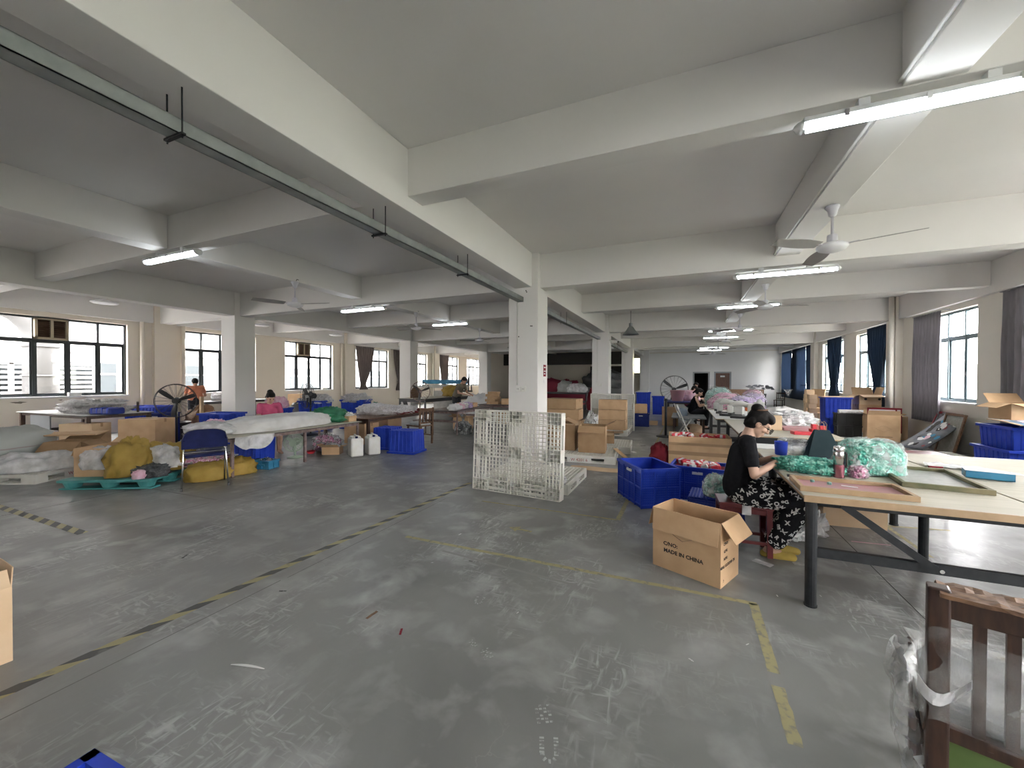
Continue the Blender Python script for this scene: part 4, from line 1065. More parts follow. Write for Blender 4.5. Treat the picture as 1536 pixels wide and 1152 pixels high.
# blue tray, papers on the side table
p = G(1480, 718, TZ)
bt = thing('plastic_tray', 'bright blue plastic tray with a paper flap on the side table', 'tray', (p.x+.02, p.y+.03, TZ), -.28)
w, d, h = .25, .13, .055
O('tray_body', MB().box(-w/2, w/2, -d/2, d/2, 0, .006).box(-w/2, w/2, -d/2, -d/2+.006, 0, h).box(-w/2, w/2, d/2-.006, d/2, 0, h).box(-w/2, -w/2+.006, -d/2, d/2, 0, h).box(w/2-.006, w/2, -d/2, d/2, 0, h), 'bluebox', bt)
O('paper_flap', MB().grid(lambda u, v: (-.13+.30*u, -.07+.14*v, h+.003+.012*math.sin(3*u+1)*v), 6, 3, thick=.002), 'white_paper', bt)
p = G(1430, 701, TZ)
wb = O('plastic_bag', MB().grid(lambda u, v: (-.18+.36*u, -.09+.18*v, .006+.035*abs(noise.noise((u*4, v*4, 2)))), 14, 8, thick=.002), 'white_paper', loc=(p.x, p.y, TZ), rot=(0,0,-.35)); tag(wb, 'flat white bag with red print on the side table', 'bag')
rp = O('red_pen', MB().cyl((-.05,0,.008), (.05,0,.008), .007, n=8), 'red_matte', loc=(p.x-.16, p.y-.10, TZ), rot=(0,0,.1)); tag(rp, 'red marker on the side table beside the white bag', 'pen')
cs = O('clear_sleeve', MB().box(-.07, .07, -.05, .05, 0, .012), 'film', loc=(2.62, 4.34, TZ)); tag(cs, 'clear plastic sleeve beside the blue tray', 'sleeve')
# ------------------------------------------------------------------ the wrapped wooden chair in the foreground
A = Vector((.714, 1.61, 0)); Bp = Vector((.89, 2.15, 0))
fd = (Bp-A).normalized(); rg = Vector((fd.y, -fd.x, 0)); rzc = math.atan2(rg.y, rg.x)
ch = thing('wooden_chair', 'dark wooden slat-back chair wrapped in plastic film', 'chair', A, rzc)
dp = .52; wd = .46
for x in (0, wd): O('back_post', MB().bar((x,0,0), (x,-.0,.90), .05, .05), 'wood_dark', ch, bevel=.006)
for x in (0, wd): O('front_leg', MB().bar((x,dp,0), (x,dp,.44), .05, .05), 'wood_dark', ch, bevel=.006)
O('top_rail', MB().box(.02, wd-.02, -.02, .02, .815, .885), 'wood_dark', ch, bevel=.006)
O('torn_top', MB().grid(lambda u, v: (.0+wd*u, -.045+.11*v, .895+.010*noise.noise((u*14, v*6, 1))), 24, 6, thick=.012), 'wood_old', ch)
O('lower_rail', MB().box(.02, wd-.02, -.016, .016, .45, .49), 'wood_dark', ch)
for k in range(6): O('slat', MB().box(.07+k*.062, .07+k*.062+.026, -.009, .009, .48, .83), 'wood_dark', ch)
O('seat', MB().box(-.03, wd+.03, -.0, dp+.04, .44, .465), 'wood_dark', ch, bevel=.006)
for y in (.02, dp-.02): O('apron', MB().box(.02, wd-.02, y-.012, y+.012, .34, .44), 'green_panel', ch); O('stretcher', MB().box(.02, wd-.02, y-.012, y+.012, .29, .325), 'wood_dark', ch)
for x in (.0, wd): O('side_apron', MB().box(x-.012, x+.012, .02, dp-.02, .34, .44), 'wood_dark', ch); O('stretcher', MB().box(x-.012, x+.012, .02, dp-.02, .24, .275), 'wood_dark', ch)
O('cushion', blob(wd*.5, dp*.46, .03, 31, .12, 3, crumple=.12, flat=.4, box=4), 'board_grey', ch, (wd/2, dp/2, .465), smooth=True)
O('cushion_film', blob(wd*.52, dp*.48, .045, 33, .2, 3, crumple=.3, flat=.4, box=4), 'film_glossy', ch, (wd/2, dp/2, .465), smooth=False)
def wrap(u, v):
    a = 2*PI*u; x = wd/2+(wd/2+.035)*math.copysign(abs(math.cos(a))**.35, math.cos(a)); y = .03*math.copysign(abs(math.sin(a))**.35, math.sin(a))
    k = .012*noise.noise((u*12, v*5, 4)); return (x+k, y+k, .50+.28*v+.01*math.sin(5*a))
O('film_wrap', MB().grid(wrap, 60, 8), 'film_thin', ch, smooth=False)
def wrap2(u, v):
    a = 2*PI*u; k = .025*noise.noise((u*10, v*4, 8))
    return (-.03+.05*math.cos(a)+k-.02*v, dp*.55+(dp*.45)*math.sin(a), .22+.26*v+k)
O('film_wrap', MB().grid(wrap2, 40, 10), 'film', ch, smooth=False)
def rag(u, v): return (-.045+.11*u, -.035-.012*math.sin(6*u)+.006*noise.noise((u*9, v*3, 1)), .585-.09*u*(1-u)*2.2+(.045-.02*u)*v+.05*u)
O('tape_strip', MB().grid(rag, 14, 3, thick=.002), 'film_milky', ch)
O('tape_strip', MB().grid(lambda u, v: (-.05+.05*v+.22*u, -.02+.03*v, .36-.32*u+.02*v), 10, 3, thick=.002), 'film', ch)
O('tape_strip', MB().grid(lambda u, v: (.0+.10*u, .40+.08*u, .44-.44*u-.02*v), 10, 3, thick=.002), 'film', ch)
O('rubber_band', MB().ring((.20, -.036, .40), .022, .002, (0,1,.2), 16, 4).ring((.225, -.038, .385), .02, .002, (.2,1,0), 16, 4), 'cardboard_light', ch)
# box edge and crate corner at the margin of the view
p = G(10, 1030)
carton('tan carton standing at the black and yellow floor tape', (p.x-.575, p.y-.12, 0), -.05, .62, .45, .40, (5, 5, -30, -20), 'cardboard_light', fl=.1)
p = G(142, 1124, .42)
cf = crate('bright blue crate on the floor close to the viewer', (0,0,0), .5, .60, .42, .42, lattice=False)
off = Matrix.Rotation(.5, 3, 'Z') @ Vector((.32, -.0, 0)); off2 = Matrix.Rotation(.5+0, 3, 'Z') @ Vector((.322, .232, 0))
cf.rotation_euler[2] = 1.60; o2 = Matrix.Rotation(1.60, 3, 'Z') @ Vector((.322, .232, 0))
cf.location = (p.x-o2.x, p.y-o2.y, 0)
# ------------------------------------------------------------------ people
def _cap(m, p, q, r0, r1=None, n=12):
    """tapered limb piece with rounded ends"""
    p, q = Vector(p), Vector(q); r1 = r0 if r1 is None else r1; d = (q-p); L = d.length
    d = d/L if L > 1e-6 else Vector((0,0,1))
    pts = []; rs = []
    for k in range(5):
        a = PI/2*(1-k/4.); pts.append(p-d*(r0*math.sin(a))); rs.append(max(.0008, r0*math.cos(a)))
    for k in range(5):
        a = PI/2*k/4.; pts.append(q+d*(r1*math.sin(a))); rs.append(max(.0008, r1*math.cos(a)))
    m.tube(pts, rs, n)
def _ell(m, c, r, R_=None, n=14):
    P = []; c = Vector(c); k = 9
    for j in range(k+1):
        th = PI*j/k
        for i in range(n):
            a = 2*PI*i/n; v = Vector((r[0]*math.sin(th)*math.cos(a), r[1]*math.sin(th)*math.sin(a), r[2]*math.cos(th)))
            if j in (0, k): v = v+Vector((r[0]*.01*math.cos(a), r[1]*.01*math.sin(a), 0))
            P.append((R_ @ v if R_ else v)+c)
    F = [(j*n+(i+1) % n, j*n+i, (j+1)*n+i, (j+1)*n+(i+1) % n) for j in range(k) for i in range(n)]
    F += [tuple(range(n)), tuple(reversed(range(k*n, k*n+n)))]
    m.add(P, F)
def skin_over(name, m, vox, mat, parent, sm=3):
    """weld overlapping pieces into one continuous smooth surface"""
    me = m.mesh(name); o = bpy.data.objects.new(name, me); COL.objects.link(o)
    bm = bmesh.new(); bm.from_mesh(me); bmesh.ops.recalc_face_normals(bm, faces=bm.faces); bm.to_mesh(me); bm.free()
    r = o.modifiers.new('remesh', 'REMESH'); r.mode = 'VOXEL'; r.voxel_size = vox
    s = o.modifiers.new('smooth', 'SMOOTH'); s.factor = .5; s.iterations = sm
    dg = bpy.context.evaluated_depsgraph_get(); dg.update()
    res = bpy.data.meshes.new_from_object(o.evaluated_get(dg)); res.name = name
    bpy.data.objects.remove(o); bpy.data.meshes.remove(me)
    res.materials.clear(); res.materials.append(M[mat])
    res.polygons.foreach_set('use_smooth', [True]*len(res.polygons))
    ob = bpy.data.objects.new(name, res); COL.objects.link(ob); ob.parent = parent; return ob
def hand(m, wrist, tip_dir, side, palm_n, fr=.0085, curl=.5, thumb=1):
    """palm and five bent fingers from the wrist along tip_dir; side = across the knuckles"""
    w, d, s, nn = Vector(wrist), Vector(tip_dir).normalized(), Vector(side).normalized(), Vector(palm_n).normalized()
    k = w+d*.085
    for f in (-.026, -.009, .009, .026): _cap(m, w+d*.012+s*f*.7, k+s*f, .0145, .0125, 8)
    for f, L in ((-.030, .052), (-.010, .066), (.010, .070), (.030, .064)):
        a = k+s*f; b = a+(d*math.cos(curl*.6)+nn*math.sin(curl*.6))*L*.55; c = b+(d*math.cos(curl*1.7)+nn*math.sin(curl*1.7))*L*.5
        _cap(m, a, b, fr*1.05, fr, 8); _cap(m, b, c, fr, fr*.85, 8)
    a = w+d*.025+s*(.026*thumb); b = a+(s*thumb*.6+d*.7+nn*.5).normalized()*.042; c = b+(d*.8+nn*.5-s*thumb*.15).normalized()*.032
    _cap(m, a, b, .0125, .0105, 8); _cap(m, b, c, .0105, .0085, 8)
def person(label, loc, rz, J, vox=.012, shirt='cloth_black', pants='cloth_black', skin='skin', sleeve=.55, hair='short', scale=1.0, long_sleeve=False, pant_r=1.0, shoes='gold_cloth', bare_legs=False, sleeveless=False):
    """figure facing +x in its own frame; J holds the joints"""
    t = thing('person', label, 'person', loc, rz); V = {k: Vector(v) for k, v in J.items() if not isinstance(v, (int, float))}
    hp = J.get('headpitch', 0.); hy = J.get('headyaw', 0.)
    RH = Matrix.Rotation(hy, 3, 'Z') @ Matrix.Rotation(hp, 3, 'Y'); H_ = V['head']
    def hl(x, y, z): return H_+RH @ Vector((x, y, z))
    b = MB()
    # head: skull, jaw, nose, brow, lips, ears, neck
    _ell(b, hl(-.008,0,.022), (.092,.074,.098), RH); _ell(b, hl(.028,0,-.045), (.058,.054,.066), RH); _ell(b, hl(.055,0,-.088), (.026,.028,.022), RH)
    _cap(b, hl(.083,0,.008), hl(.104,0,-.026), .008, .013, 8); _ell(b, hl(.098,0,-.03), (.014,.017,.010), RH)
    _ell(b, hl(.080,0,.026), (.014,.05,.012), RH); _ell(b, hl(.084,0,-.060), (.012,.022,.006), RH); _ell(b, hl(.082,0,-.071), (.012,.019,.006), RH)
    for s in (-1, 1): _ell(b, hl(-.005, s*.074, -.008), (.018,.010,.030), RH); _ell(b, hl(.062, s*.036, -.022), (.026,.020,.022), RH)
    nb = V['neck']; _cap(b, hl(-.025,0,-.055), nb, .046, .052)
    ch, pe = V['chest'], V['pelvis']; sR, sL = V['sR'], V['sL']
    # trunk
    up = (ch-pe).normalized(); side = (sL-sR).normalized()
    _cap(b, sR*.8+ch*.2, sL*.8+ch*.2, .052, .052); _cap(b, ch, nb, .085, .055)
    for f in (-.05, .05): _cap(b, ch+side*f-up*.02, pe+side*f, .09, .10)
    for S in 'RL':
        _cap(b, V['s'+S], V['e'+S], .046, .036); _cap(b, V['e'+S], V['w'+S], .036, .025)
        d = (V['w'+S]-V['e'+S]).normalized()
        tip = V['t'+S] if 't'+S in V else d
        sd = side*(1 if S == 'L' else -1)
        pn = d.cross(sd)*(1 if S == 'R' else -1)
        pn = Vector((0,0,-1)) if pn.length < .2 else pn
        hand(b, V['w'+S], tip, d.cross(Vector((0,0,1))) if abs(d.z) < .9 else side, Vector((0,0,-1)) if abs(d.z) < .9 else Vector((1,0,0)), max(.0085, vox*.9), .55, -1 if S == 'R' else 1)
        h_, k_, a_ = V['h'+S], V['k'+S], V['a'+S]
        _cap(b, h_, k_, .075, .055); _cap(b, k_, k_*.6+a_*.4, .053, .052); _cap(b, k_*.6+a_*.4, a_, .052, .034)
        fd = Vector((math.cos(J.get('footyaw', 0)), math.sin(J.get('footyaw', 0)), 0))
        heel = a_-fd*.03; heel.z = .035; toe = a_+fd*.15; toe.z = .024
        _cap(b, a_, heel, .033, .032); _cap(b, heel, a_+fd*.06+Vector((0,0,-a_.z+.04)), .032, .034); _cap(b, a_+fd*.06+Vector((0,0,-a_.z+.035)), toe, .034, .022)
    body = skin_over('body', b, vox, skin, t, 2)
    # shirt
    c = MB()
    for f in (-.062, .062): _cap(c, ch+side*f-up*.02, pe+side*f*1.1+up*.02, .105, .118)
    _cap(c, sR*.86+ch*.14, sL*.86+ch*.14, .066, .066); _cap(c, ch+up*.02, nb-up*.035, .098, .062)
    belly = (ch+pe)/2+side.cross(up)*.02*(1); _ell(c, belly, (.125,.155,.16))
    if not sleeveless:
        for S in 'RL':
            e = V['s'+S].lerp(V['e'+S], 1.0 if long_sleeve else sleeve); _cap(c, V['s'+S], e, .062, .056)
            if long_sleeve: _cap(c, e, V['e'+S].lerp(V['w'+S], .85), .052, .042)
    skin_over('shirt', c, vox*1.1, shirt, t, 3)
    if not bare_legs:
        c = MB()
        _ell(c, (V['hR']+V['hL'])/2+up*.03, (.13,.175,.105))
        for S in 'RL':
            _cap(c, V['h'+S], V['k'+S], .102*pant_r, .082*pant_r); _cap(c, V['k'+S], V['a'+S]+(V['k'+S]-V['a'+S])*.18, .085*pant_r, .07*pant_r)
        skin_over('trousers', c, vox*1.1, pants, t, 4)
        for S in 'RL':
            a_ = V['a'+S]; c = MB(); fd = Vector((math.cos(J.get('footyaw', 0)), math.sin(J.get('footyaw', 0)), 0))
            q = a_+fd*.06; _cap(c, Vector((a_.x, a_.y, .02))-fd*.04, Vector((q.x, q.y, .02)), .036, .042); _cap(c, Vector((q.x, q.y, .026)), Vector((q.x, q.y, .024))+fd*.10, .042, .032)
            skin_over('shoe', c, max(.006, vox*.8), shoes, t, 2)
    # hair
    c = MB()
    _ell(c, hl(-.022,0,.042), (.098,.086,.095), RH); _ell(c, hl(-.045,0,-.005), (.07,.078,.085), RH); _ell(c, hl(.03,0,.085), (.06,.068,.045), RH)
    if hair == 'bun': _ell(c, hl(-.08,0,.10), (.055,.06,.05), RH); _ell(c, hl(.062,0,.075), (.035,.058,.035), RH); _cap(c, hl(-.06,-.06,.0), hl(-.075,-.03,-.06), .03, .02); _cap(c, hl(-.06,.06,.0), hl(-.075,.03,-.06), .03, .02)
    if hair == 'tail': _cap(c, hl(-.10,0,.05), hl(-.15,0,-.09), .04, .025)
    skin_over('hair', c, vox*.9, 'hair', t, 2)
    for s in (-1, 1):
        e = MB(); _ell(e, hl(.083, s*.031, .006), (.010,.014,.008), RH, 10); O('eye', e, 'ink', t, smooth=True)
    return t, hl, body
# --- the seated woman at the near table
WJ = dict(head=(.62,4.12,1.135), headpitch=.62, headyaw=-.05, neck=(.545,4.12,1.035), chest=(.50,4.12,.88), pelvis=(.45,4.11,.55),
          sR=(.52,3.96,.985), sL=(.54,4.28,.985), eR=(.56,3.90,.715), eL=(.63,4.34,.74), wR=(.735,4.02,.815), wL=(.755,4.22,.825), tR=(.6,.35,.05), tL=(.5,-.5,.03),
          hR=(.50,4.03,.53), hL=(.50,4.20,.53), kR=(.93,4.00,.525), kL=(.93,4.22,.525), aR=(.70,4.02,.085), aL=(.76,4.18,.085), footyaw=-.1)
wom, whl, wbody = person('woman in black T-shirt and letter-print trousers seated on the red stool, bent over her work', (0,0,0), 0, WJ, vox=.0065, sleeve=.62, hair='bun', pant_r=1.28)
# spectacles, hair tie
g = MB()
for s in (-1, 1): g.ring(whl(.118, s*.034, .0), .024, .0028, (whl(1,0,0)-whl(0,0,0)), 20, 5)
g.tube([whl(.118,-.01,.004), whl(.122,0,.006), whl(.118,.01,.004)], .0025, 6)
O('spectacles', g, 'ink', wom, smooth=True)
for s in (-1, 1): O('spectacle_arm', MB().tube([whl(.116, s*.058, .004), whl(.06, s*.077, .006), whl(-.005, s*.083, .006)], .0025, 6), 'ink', wom, smooth=True)
O('hair_tie', MB().ring(whl(-.062,0,.105), .058, .006, (whl(-.6,0,.8)-whl(0,0,0)), 24, 6), 'wood_old', wom, smooth=True)
# printed letters lying on the trousers
tr = [o for o in wom.children if o.name.startswith('trousers')][0]
def letters_on(ob, n, size, seed, glyphs):
    from mathutils.bvhtree import BVHTree
    r = random.Random(seed); me = ob.data
    bv = BVHTree.FromPolygons([v.co for v in me.vertices], [p.vertices for p in me.polygons])
    m = MB(); pol = me.polygons; used = []
    tries = 0
    while len(used) < n and tries < 6000:
        tries += 1
        p = pol[r.randrange(len(pol))]; c = p.center; nn = p.normal
        if nn.dot(CAMPOS-c) < -.2: continue
        if any((c-u).length < size*.78 for u in used): continue
        used.append(c.copy())
        tm = text_mesh(r.choice(glyphs), size*r.uniform(.8, 1.25), .0022)
        a = nn.orthogonal().normalized(); a = Matrix.Rotation(r.uniform(0, 2*PI), 3, nn) @ a; b2 = nn.cross(a)
        vs = []
        for v in tm.vertices:
            q = c+a*v.co.x+b2*v.co.y
            co, no, i, d = bv.find_nearest(q)
            vs.append(co+no*(.0015 if v.co.z > 0 else .0008))
        m.add(vs, [tuple(f.vertices) for f in tm.polygons])
    return m
O('letter_print', letters_on(tr, 190, .046, 3, list('NYZOKRSAVDECWX2')+['NO','OZ','Do']), 'print_white', tr, kind='stuff')
hx = WJ['wR']
O('paper_rose_held', blob(.014,.013,.012, 3, .3, 3, n=14, m=9), 'shred_green', wom, (.845, 4.10, .80), smooth=True)
# --- other workers
def stand(lean=.25, arm=.35, h=1.58, headpitch=.5):
    f = h/1.6
    d = dict(pelvis=(0,0,.92*f), chest=(lean*.55,0,1.22*f), neck=(lean*.85,0,1.36*f), head=(lean+.06,0,1.46*f), headpitch=headpitch, sR=(lean*.75,-.17,1.31*f), sL=(lean*.75,.17,1.31*f),
             eR=(lean*.7+.08,-.24,1.05*f), eL=(lean*.7+.08,.24,1.05*f), wR=(lean*.7+arm,-.12,1.0*f), wL=(lean*.7+arm,.12,1.0*f),
             hR=(0,-.09,.9*f), hL=(0,.09,.9*f), kR=(.02,-.1,.48*f), kL=(.02,.1,.48*f), aR=(-.02,-.1,.085), aL=(-.02,.1,.085))
    return d
def sit(seat=.46, headpitch=.5, lean=.12, arm=.36):
    z = seat+.07
    return dict(pelvis=(0,0,z+.02), chest=(lean*.6,0,z+.34), neck=(lean,0,z+.49), head=(lean+.08,0,z+.60), headpitch=headpitch, sR=(lean*.8,-.17,z+.44), sL=(lean*.8,.17,z+.44),
                eR=(lean+.08,-.22,z+.19), eL=(lean+.08,.22,z+.19), wR=(lean+arm,-.10,z+.25), wL=(lean+arm,.10,z+.25),
                hR=(.03,-.09,z), hL=(.03,.09,z), kR=(.43,-.1,z), kL=(.43,.1,z), aR=(.40,-.1,.085), aL=(.40,.1,.085))
person('person in orange top and dark trousers working at the left wall', (-13.35, 7.15, 0), PI*.86, stand(.12, .28, 1.54, .75), .014, 'cloth_orange', 'cloth_dark', 'skin_tan', long_sleeve=False, shoes='cloth_dark')
person('man in olive T-shirt standing over the far table', (-7.25, 11.95, 0), -.15, stand(.28, .34, 1.62, .65), .014, 'cloth_olive', 'cloth_dark', 'skin_tan', shoes='cloth_dark')
person('woman in pink T-shirt seated behind the sack-covered table', (-7.98, 5.62, 0), -.35, sit(.46, .4, .1, .3), .012, 'cloth_pink', 'cloth_pink', 'skin', hair='bun', bare_legs=True)
person('woman in black sleeveless top seated by the small machines', (.25, 13.75, 0), .05, sit(.46, .5, .14), .012, 'cloth_black', 'cloth_dark', 'skin', hair='tail', sleeveless=True, shoes='cloth_dark')
person('worker in maroon top bent over the pink bags', (.15, 16.3, 0), .1, sit(.52, .6, .16), .016, 'cloth_maroon', 'cloth_dark', 'skin', shoes='cloth_dark')
person('worker with bowed head before the dark doorway', (.38, 20.3, 0), .1, stand(.1, .25, 1.42, .7), .018, 'cloth_olive', 'cloth_dark', 'skin_tan', shoes='cloth_dark')
# ------------------------------------------------------------------ shared: standing fan, curtains, chairs
def stand_fan(label, loc, rz, hub, r, mat='fan_black', blade='machine_dark', base=.26, name='pedestal_fan', tilt=0.0):
    t = thing(name, label, 'fan', loc, rz)
    O('base', MB().lathe([(.02,0),(base,0),(base,.02),(base*.5,.035),(.03,.05)], 22), mat, t, smooth=True)
    O('pole', MB().cyl((0,0,.03), (0,0,hub-.05), .022, n=12), mat, t, smooth=True)
    R_ = Matrix.Rotation(-tilt, 3, 'Y')
    def L(x, y, z): return Vector((0,0,hub))+R_ @ Vector((x, y, z))
    O('motor', MB().tube([L(-.16,0,0), L(-.13,0,0), L(.0,0,0), L(.03,0,0)], [.03,.075,.07,.03], 14), mat, t, smooth=True)
    ax = R_ @ Vector((1,0,0))
    for x, rr in ((.03, r*.97), (.08, r), (.14, r*.96)):
        O('cage_ring', MB().ring(L(x,0,0), rr, .006, ax, 36, 5), mat, t, smooth=True)
    for x0, x1 in ((.0, .03), (.17, .14)):
        g = MB()
        for k in range(20):
            a = 2*PI*k/20; g.bar(L(x0, .05*math.cos(a), .05*math.sin(a)), L(x1, r*.97*math.cos(a), r*.97*math.sin(a)), .0045)
        O('cage_spokes', g, mat, t, kind='stuff')
    O('badge', MB().tube([L(.165,0,0), L(.18,0,0)], .06, 16), mat, t)
    for k in range(3):
        a0 = 2*PI*k/3+.35
        def fn(u, v):
            rr = .05+(r-.07)*u; a = a0+(v-.5)*(.62-.42*u); return L(.07+.07*(v-.5), rr*math.cos(a), rr*math.sin(a))
        O('blade', MB().grid(fn, 6, 4, thick=.004), blade, t, smooth=False)
    return t
def curtain(label, wall, y0, y1, z0, z1, mat, gather=0.0, gz=1.3, folds=9, seed=0, pull=0.5, off=.10):
    """hung by the wall; gather > 0 ties it towards pull at height gz"""
    t = thing('curtain', label, 'curtain', (wall, (y0+y1)/2, 0)); s = 1 if wall < 0 else -1; w = y1-y0
    def fn(u, v):
        z = z1+(z0-z1)*v
        k = 1.0
        if gather:
            q = max(0, min(1, (z1-z)/(z1-gz))); k = 1-gather*q**1.6
            if z < gz: k = 1-gather*(1-.45*min(1, (gz-z)/.4))
        y = -w/2+w*(pull+(u-pull)*k)
        x = s*(off+.045*math.sin(u*folds*2*PI+seed)*(1.2-.4*k)*(0.35+.65*min(1, v*3))+.02*noise.noise((u*5, v*3, seed)))
        return (x, y, z)
    O('cloth', MB().grid(fn, folds*10, 22, thick=.003), mat, t, smooth=True)
    O('curtain_rod', MB().cyl((s*off, -w/2-.08, z1+.01), (s*off, w/2+.08, z1+.01), .009, n=8).box(min(0, s*off), max(0, s*off), -w/2-.09, -w/2-.07, z1, z1+.02).box(min(0, s*off), max(0, s*off), w/2+.07, w/2+.09, z1, z1+.02), 'grey_metal', t)
    if gather: O('tie', MB().ring((s*off, -w/2+w*(pull+(.5-pull)*(1-gather)), gz), max(.05, w*(1-gather)*.5), .02, (0,0,1), 20, 6), mat, t, smooth=True)
    return t
# ------------------------------------------------------------------ left part of the hall
tA = table('low steel-framed table loaded with the long white sack', (-6.92, 5.18, 0), 0, 1.24, 2.70, .62, 'plywood', 'rust_pole', .04, name='work_table', edge='machine_dark', stretch=False)
O('leg', MB().box(.54, .58, -.02, .02, 0, .6), 'rust_pole', tA)
tB = table('dark wooden table with a shiny top and a white heap', (-6.97, 7.95, 0), 0, 1.40, 2.55, .66, 'wood_shiny' if 'wood_shiny' in M else pm('wood_shiny', (.22,.12,.08), .18, (.30,.18,.12), 5), 'wood_dark', .06, stretch=False, edge='wood_dark', name='work_table')
tC = table('narrow dark table with dolls and scraps before the man in olive', (-6.15, 10.35, 0), 0, 1.15, 2.20, .66, 'wood_dark', 'rust_pole', .035, stretch=True, edge='machine_dark')
tD = table('dark table with stacked cartons beyond the narrow table', (-5.25, 12.45, 0), 0, 2.30, 1.15, .68, 'wood_dark', 'rust_pole', .035, stretch=False, edge='machine_dark')
tL = table('wide dark table with crumpled cloth under the leftmost window', (-12.25, 4.38, 0), .05, 2.70, 1.15, .78, 'white_paper', 'wood_dark', .07, stretch=False, edge='machine_dark')
O('side_panel', MB().box(-.85, -.05, -.54, -.52, .14, .72), 'board_grey', tL)
TA = .621
sack('long white woven sack lying full along the low table', 'woven_sack', 'sack', (-6.86, 5.06, TA), PI/2, (.98, .40, .165), 'sack_white', 2, amp=.10, crumple=.09, flat=.55, n=60, m=26, box=3.0)
sack('crumpled white film bag lying on the near end of the low table', 'plastic_bag', 'bag', (-7.0, 3.98, TA), .6, (.34, .22, .12), 'film_milky', 4, amp=.3, crumple=.35, flat=.4, n=44, m=22)
sack('green woven sack slumped beside the long white sack', 'woven_sack', 'sack', (-6.86, 6.18, TA), .5, (.32, .24, .17), 'sack_green', 7, amp=.28, crumple=.22, flat=.35, n=44, m=24)
sh = O('plastic_sheet', MB().grid(lambda u, v: (-6.22+.05*math.sin(9*u)-.02*v, 3.86+.62*u, .63-(.10+.22*u*(1-u)*4*.6)*v-.02*math.sin(11*u)*v), 22, 10, thick=.0015), 'film_milky'); tag(sh, 'clear plastic sheet hanging off the near corner of the low table', 'film')
carton('low open carton of white scraps at the far end of the low table', (-6.62, 6.42, TA), .0, .34, .20, .12, (170, 170, 165, 165), 'cardboard', fl=.05)
o = O('paper_scraps', blob(.13, .08, .05, 3, .4, 4, crumple=.5), 'white_paper', loc=(-6.62, 6.42, TA+.10), smooth=False); tag(o, 'white scraps heaped in the low carton', 'scraps')
sack('pink shreds in clear film on the near end of the low table', 'shred_bag', 'bag', (-7.30, 4.20, TA), .3, (.15, .12, .12), 'pink_film', 3, crumple=.3)
sack('blue and white film packets by the pink shreds', 'plastic_bag', 'bag', (-7.62, 4.02, .60*0), .3, (.2, .16, .36), 'shred_white', 13, crumple=.3, flat=.9)
def tote(label, loc, rz):
    t = thing('tape_roll', label, 'tape', loc, rz); O('roll', MB().ring((0,0,.07), .055, .016, (1,.2,0), 24, 8), 'sack_yellow', t, smooth=True); return t
tote('yellow tape roll standing behind the green sack', (-7.06, 6.45, TA), .2)
# under the low table
bluebin('blue ribbed bin under the near end of the low table', (-7.42, 4.95, 0), .1, .62, .46, .52, 'blue_plastic')
gf = stand_fan('pale green small fan on the floor under the low table', (-6.9, 5.40, 0), -.9, .30, .17, 'fan_green', 'fan_green', .14, 'table_fan')
sack('magenta shred bag under the low table', 'shred_bag', 'bag', (-7.0, 6.25, 0), .3, (.26, .2, .24), 'shred_pink', 14, crumple=.2, film_='film', flat=.8)
carton('tilted open carton of white packets under the low table', (-6.55, 5.98, 0), .5, .34, .24, .15, (60, 110, 70, 80), 'cardboard')
sack('white packets in the tilted carton under the low table', 'plastic_bag', 'bag', (-6.58, 5.99, .02), .5, (.15, .10, .13), 'shred_white', 16, crumple=.3, flat=.7)
o = O('red_bowl', MB().lathe([(.04,0),(.06,.005),(.09,.06),(.085,.06),(.05,.012)], 18), 'red_plastic', loc=(-6.95, 5.80, 0), smooth=True); tag(o, 'red plastic bowl on the floor under the low table', 'bowl')
bt2 = O('scrap_heap', blob(.22, .10, .05, 5, .4, 4, crumple=.4), 'machine_dark', loc=(-6.85, 4.72, 0), smooth=False); tag(bt2, 'dark scraps on the floor beside the green fan', 'scraps')
bs2 = crate('small teal-blue basket of film under the low table', (-6.52, 4.56, 0), .2, .28, .2, .14, 'bluebox', lattice=False, name='basket')
sack('crumpled clear film in the teal-blue basket', 'plastic_bag', 'bag', (-6.52, 4.56, .02), .2, (.11, .08, .12), 'film', 19, crumple=.5, flat=.8)
stool2 = thing('stool', 'plain wooden stool under the woman in pink', 'stool', (-7.98, 5.62, 0), -.35)
O('seat', MB().box(-.16, .16, -.16, .16, .43, .46), 'wood_old', stool2)
for x in (-.13, .13):
    for y in (-.13, .13): O('leg', MB().bar((x*1.1, y*1.1, 0), (x, y, .43), .035), 'wood_old', stool2)
# jugs and upturned bins
def jug(label, loc, rz):
    t = thing('water_jug', label, 'jug', loc, rz); w, d, h = .32, .24, .405
    O('jug_body', MB().box(-w/2, w/2, -d/2, d/2, 0, h*.88), 'white_plastic', t, bevel=.03)
    O('jug_shoulder', MB().box(-w/2+.025, w/2-.08, -d/2+.03, d/2-.03, h*.86, h*.96), 'white_plastic', t, bevel=.02)
    O('handle', MB().tube([(-.08,0,h*.93),(-.08,0,h*1.02),(.03,0,h*1.02),(.03,0,h*.93)], .013, 8), 'white_plastic', t, smooth=True)
    O('cap', MB().cyl((.09,0,h*.87), (.09,0,h*.97), .026), 'navy_vinyl', t); return t
jug('white plastic jug beside the low table', (-5.98, 6.02, 0), -.55)
jug('white plastic jug pressed against the blue upturned bins', (-5.82, 6.32, 0), -.55)
bluebin('bright blue ribbed bin upturned on the floor beside the wooden chair', (-5.30, 6.76, 0), .12, .60, .52, .465, 'blue_plastic', inverted=True)
bluebin('bright blue ribbed bin upturned between the jugs and its twin', (-5.99, 6.98, 0), .12, .50, .50, .465, 'blue_plastic', inverted=True)
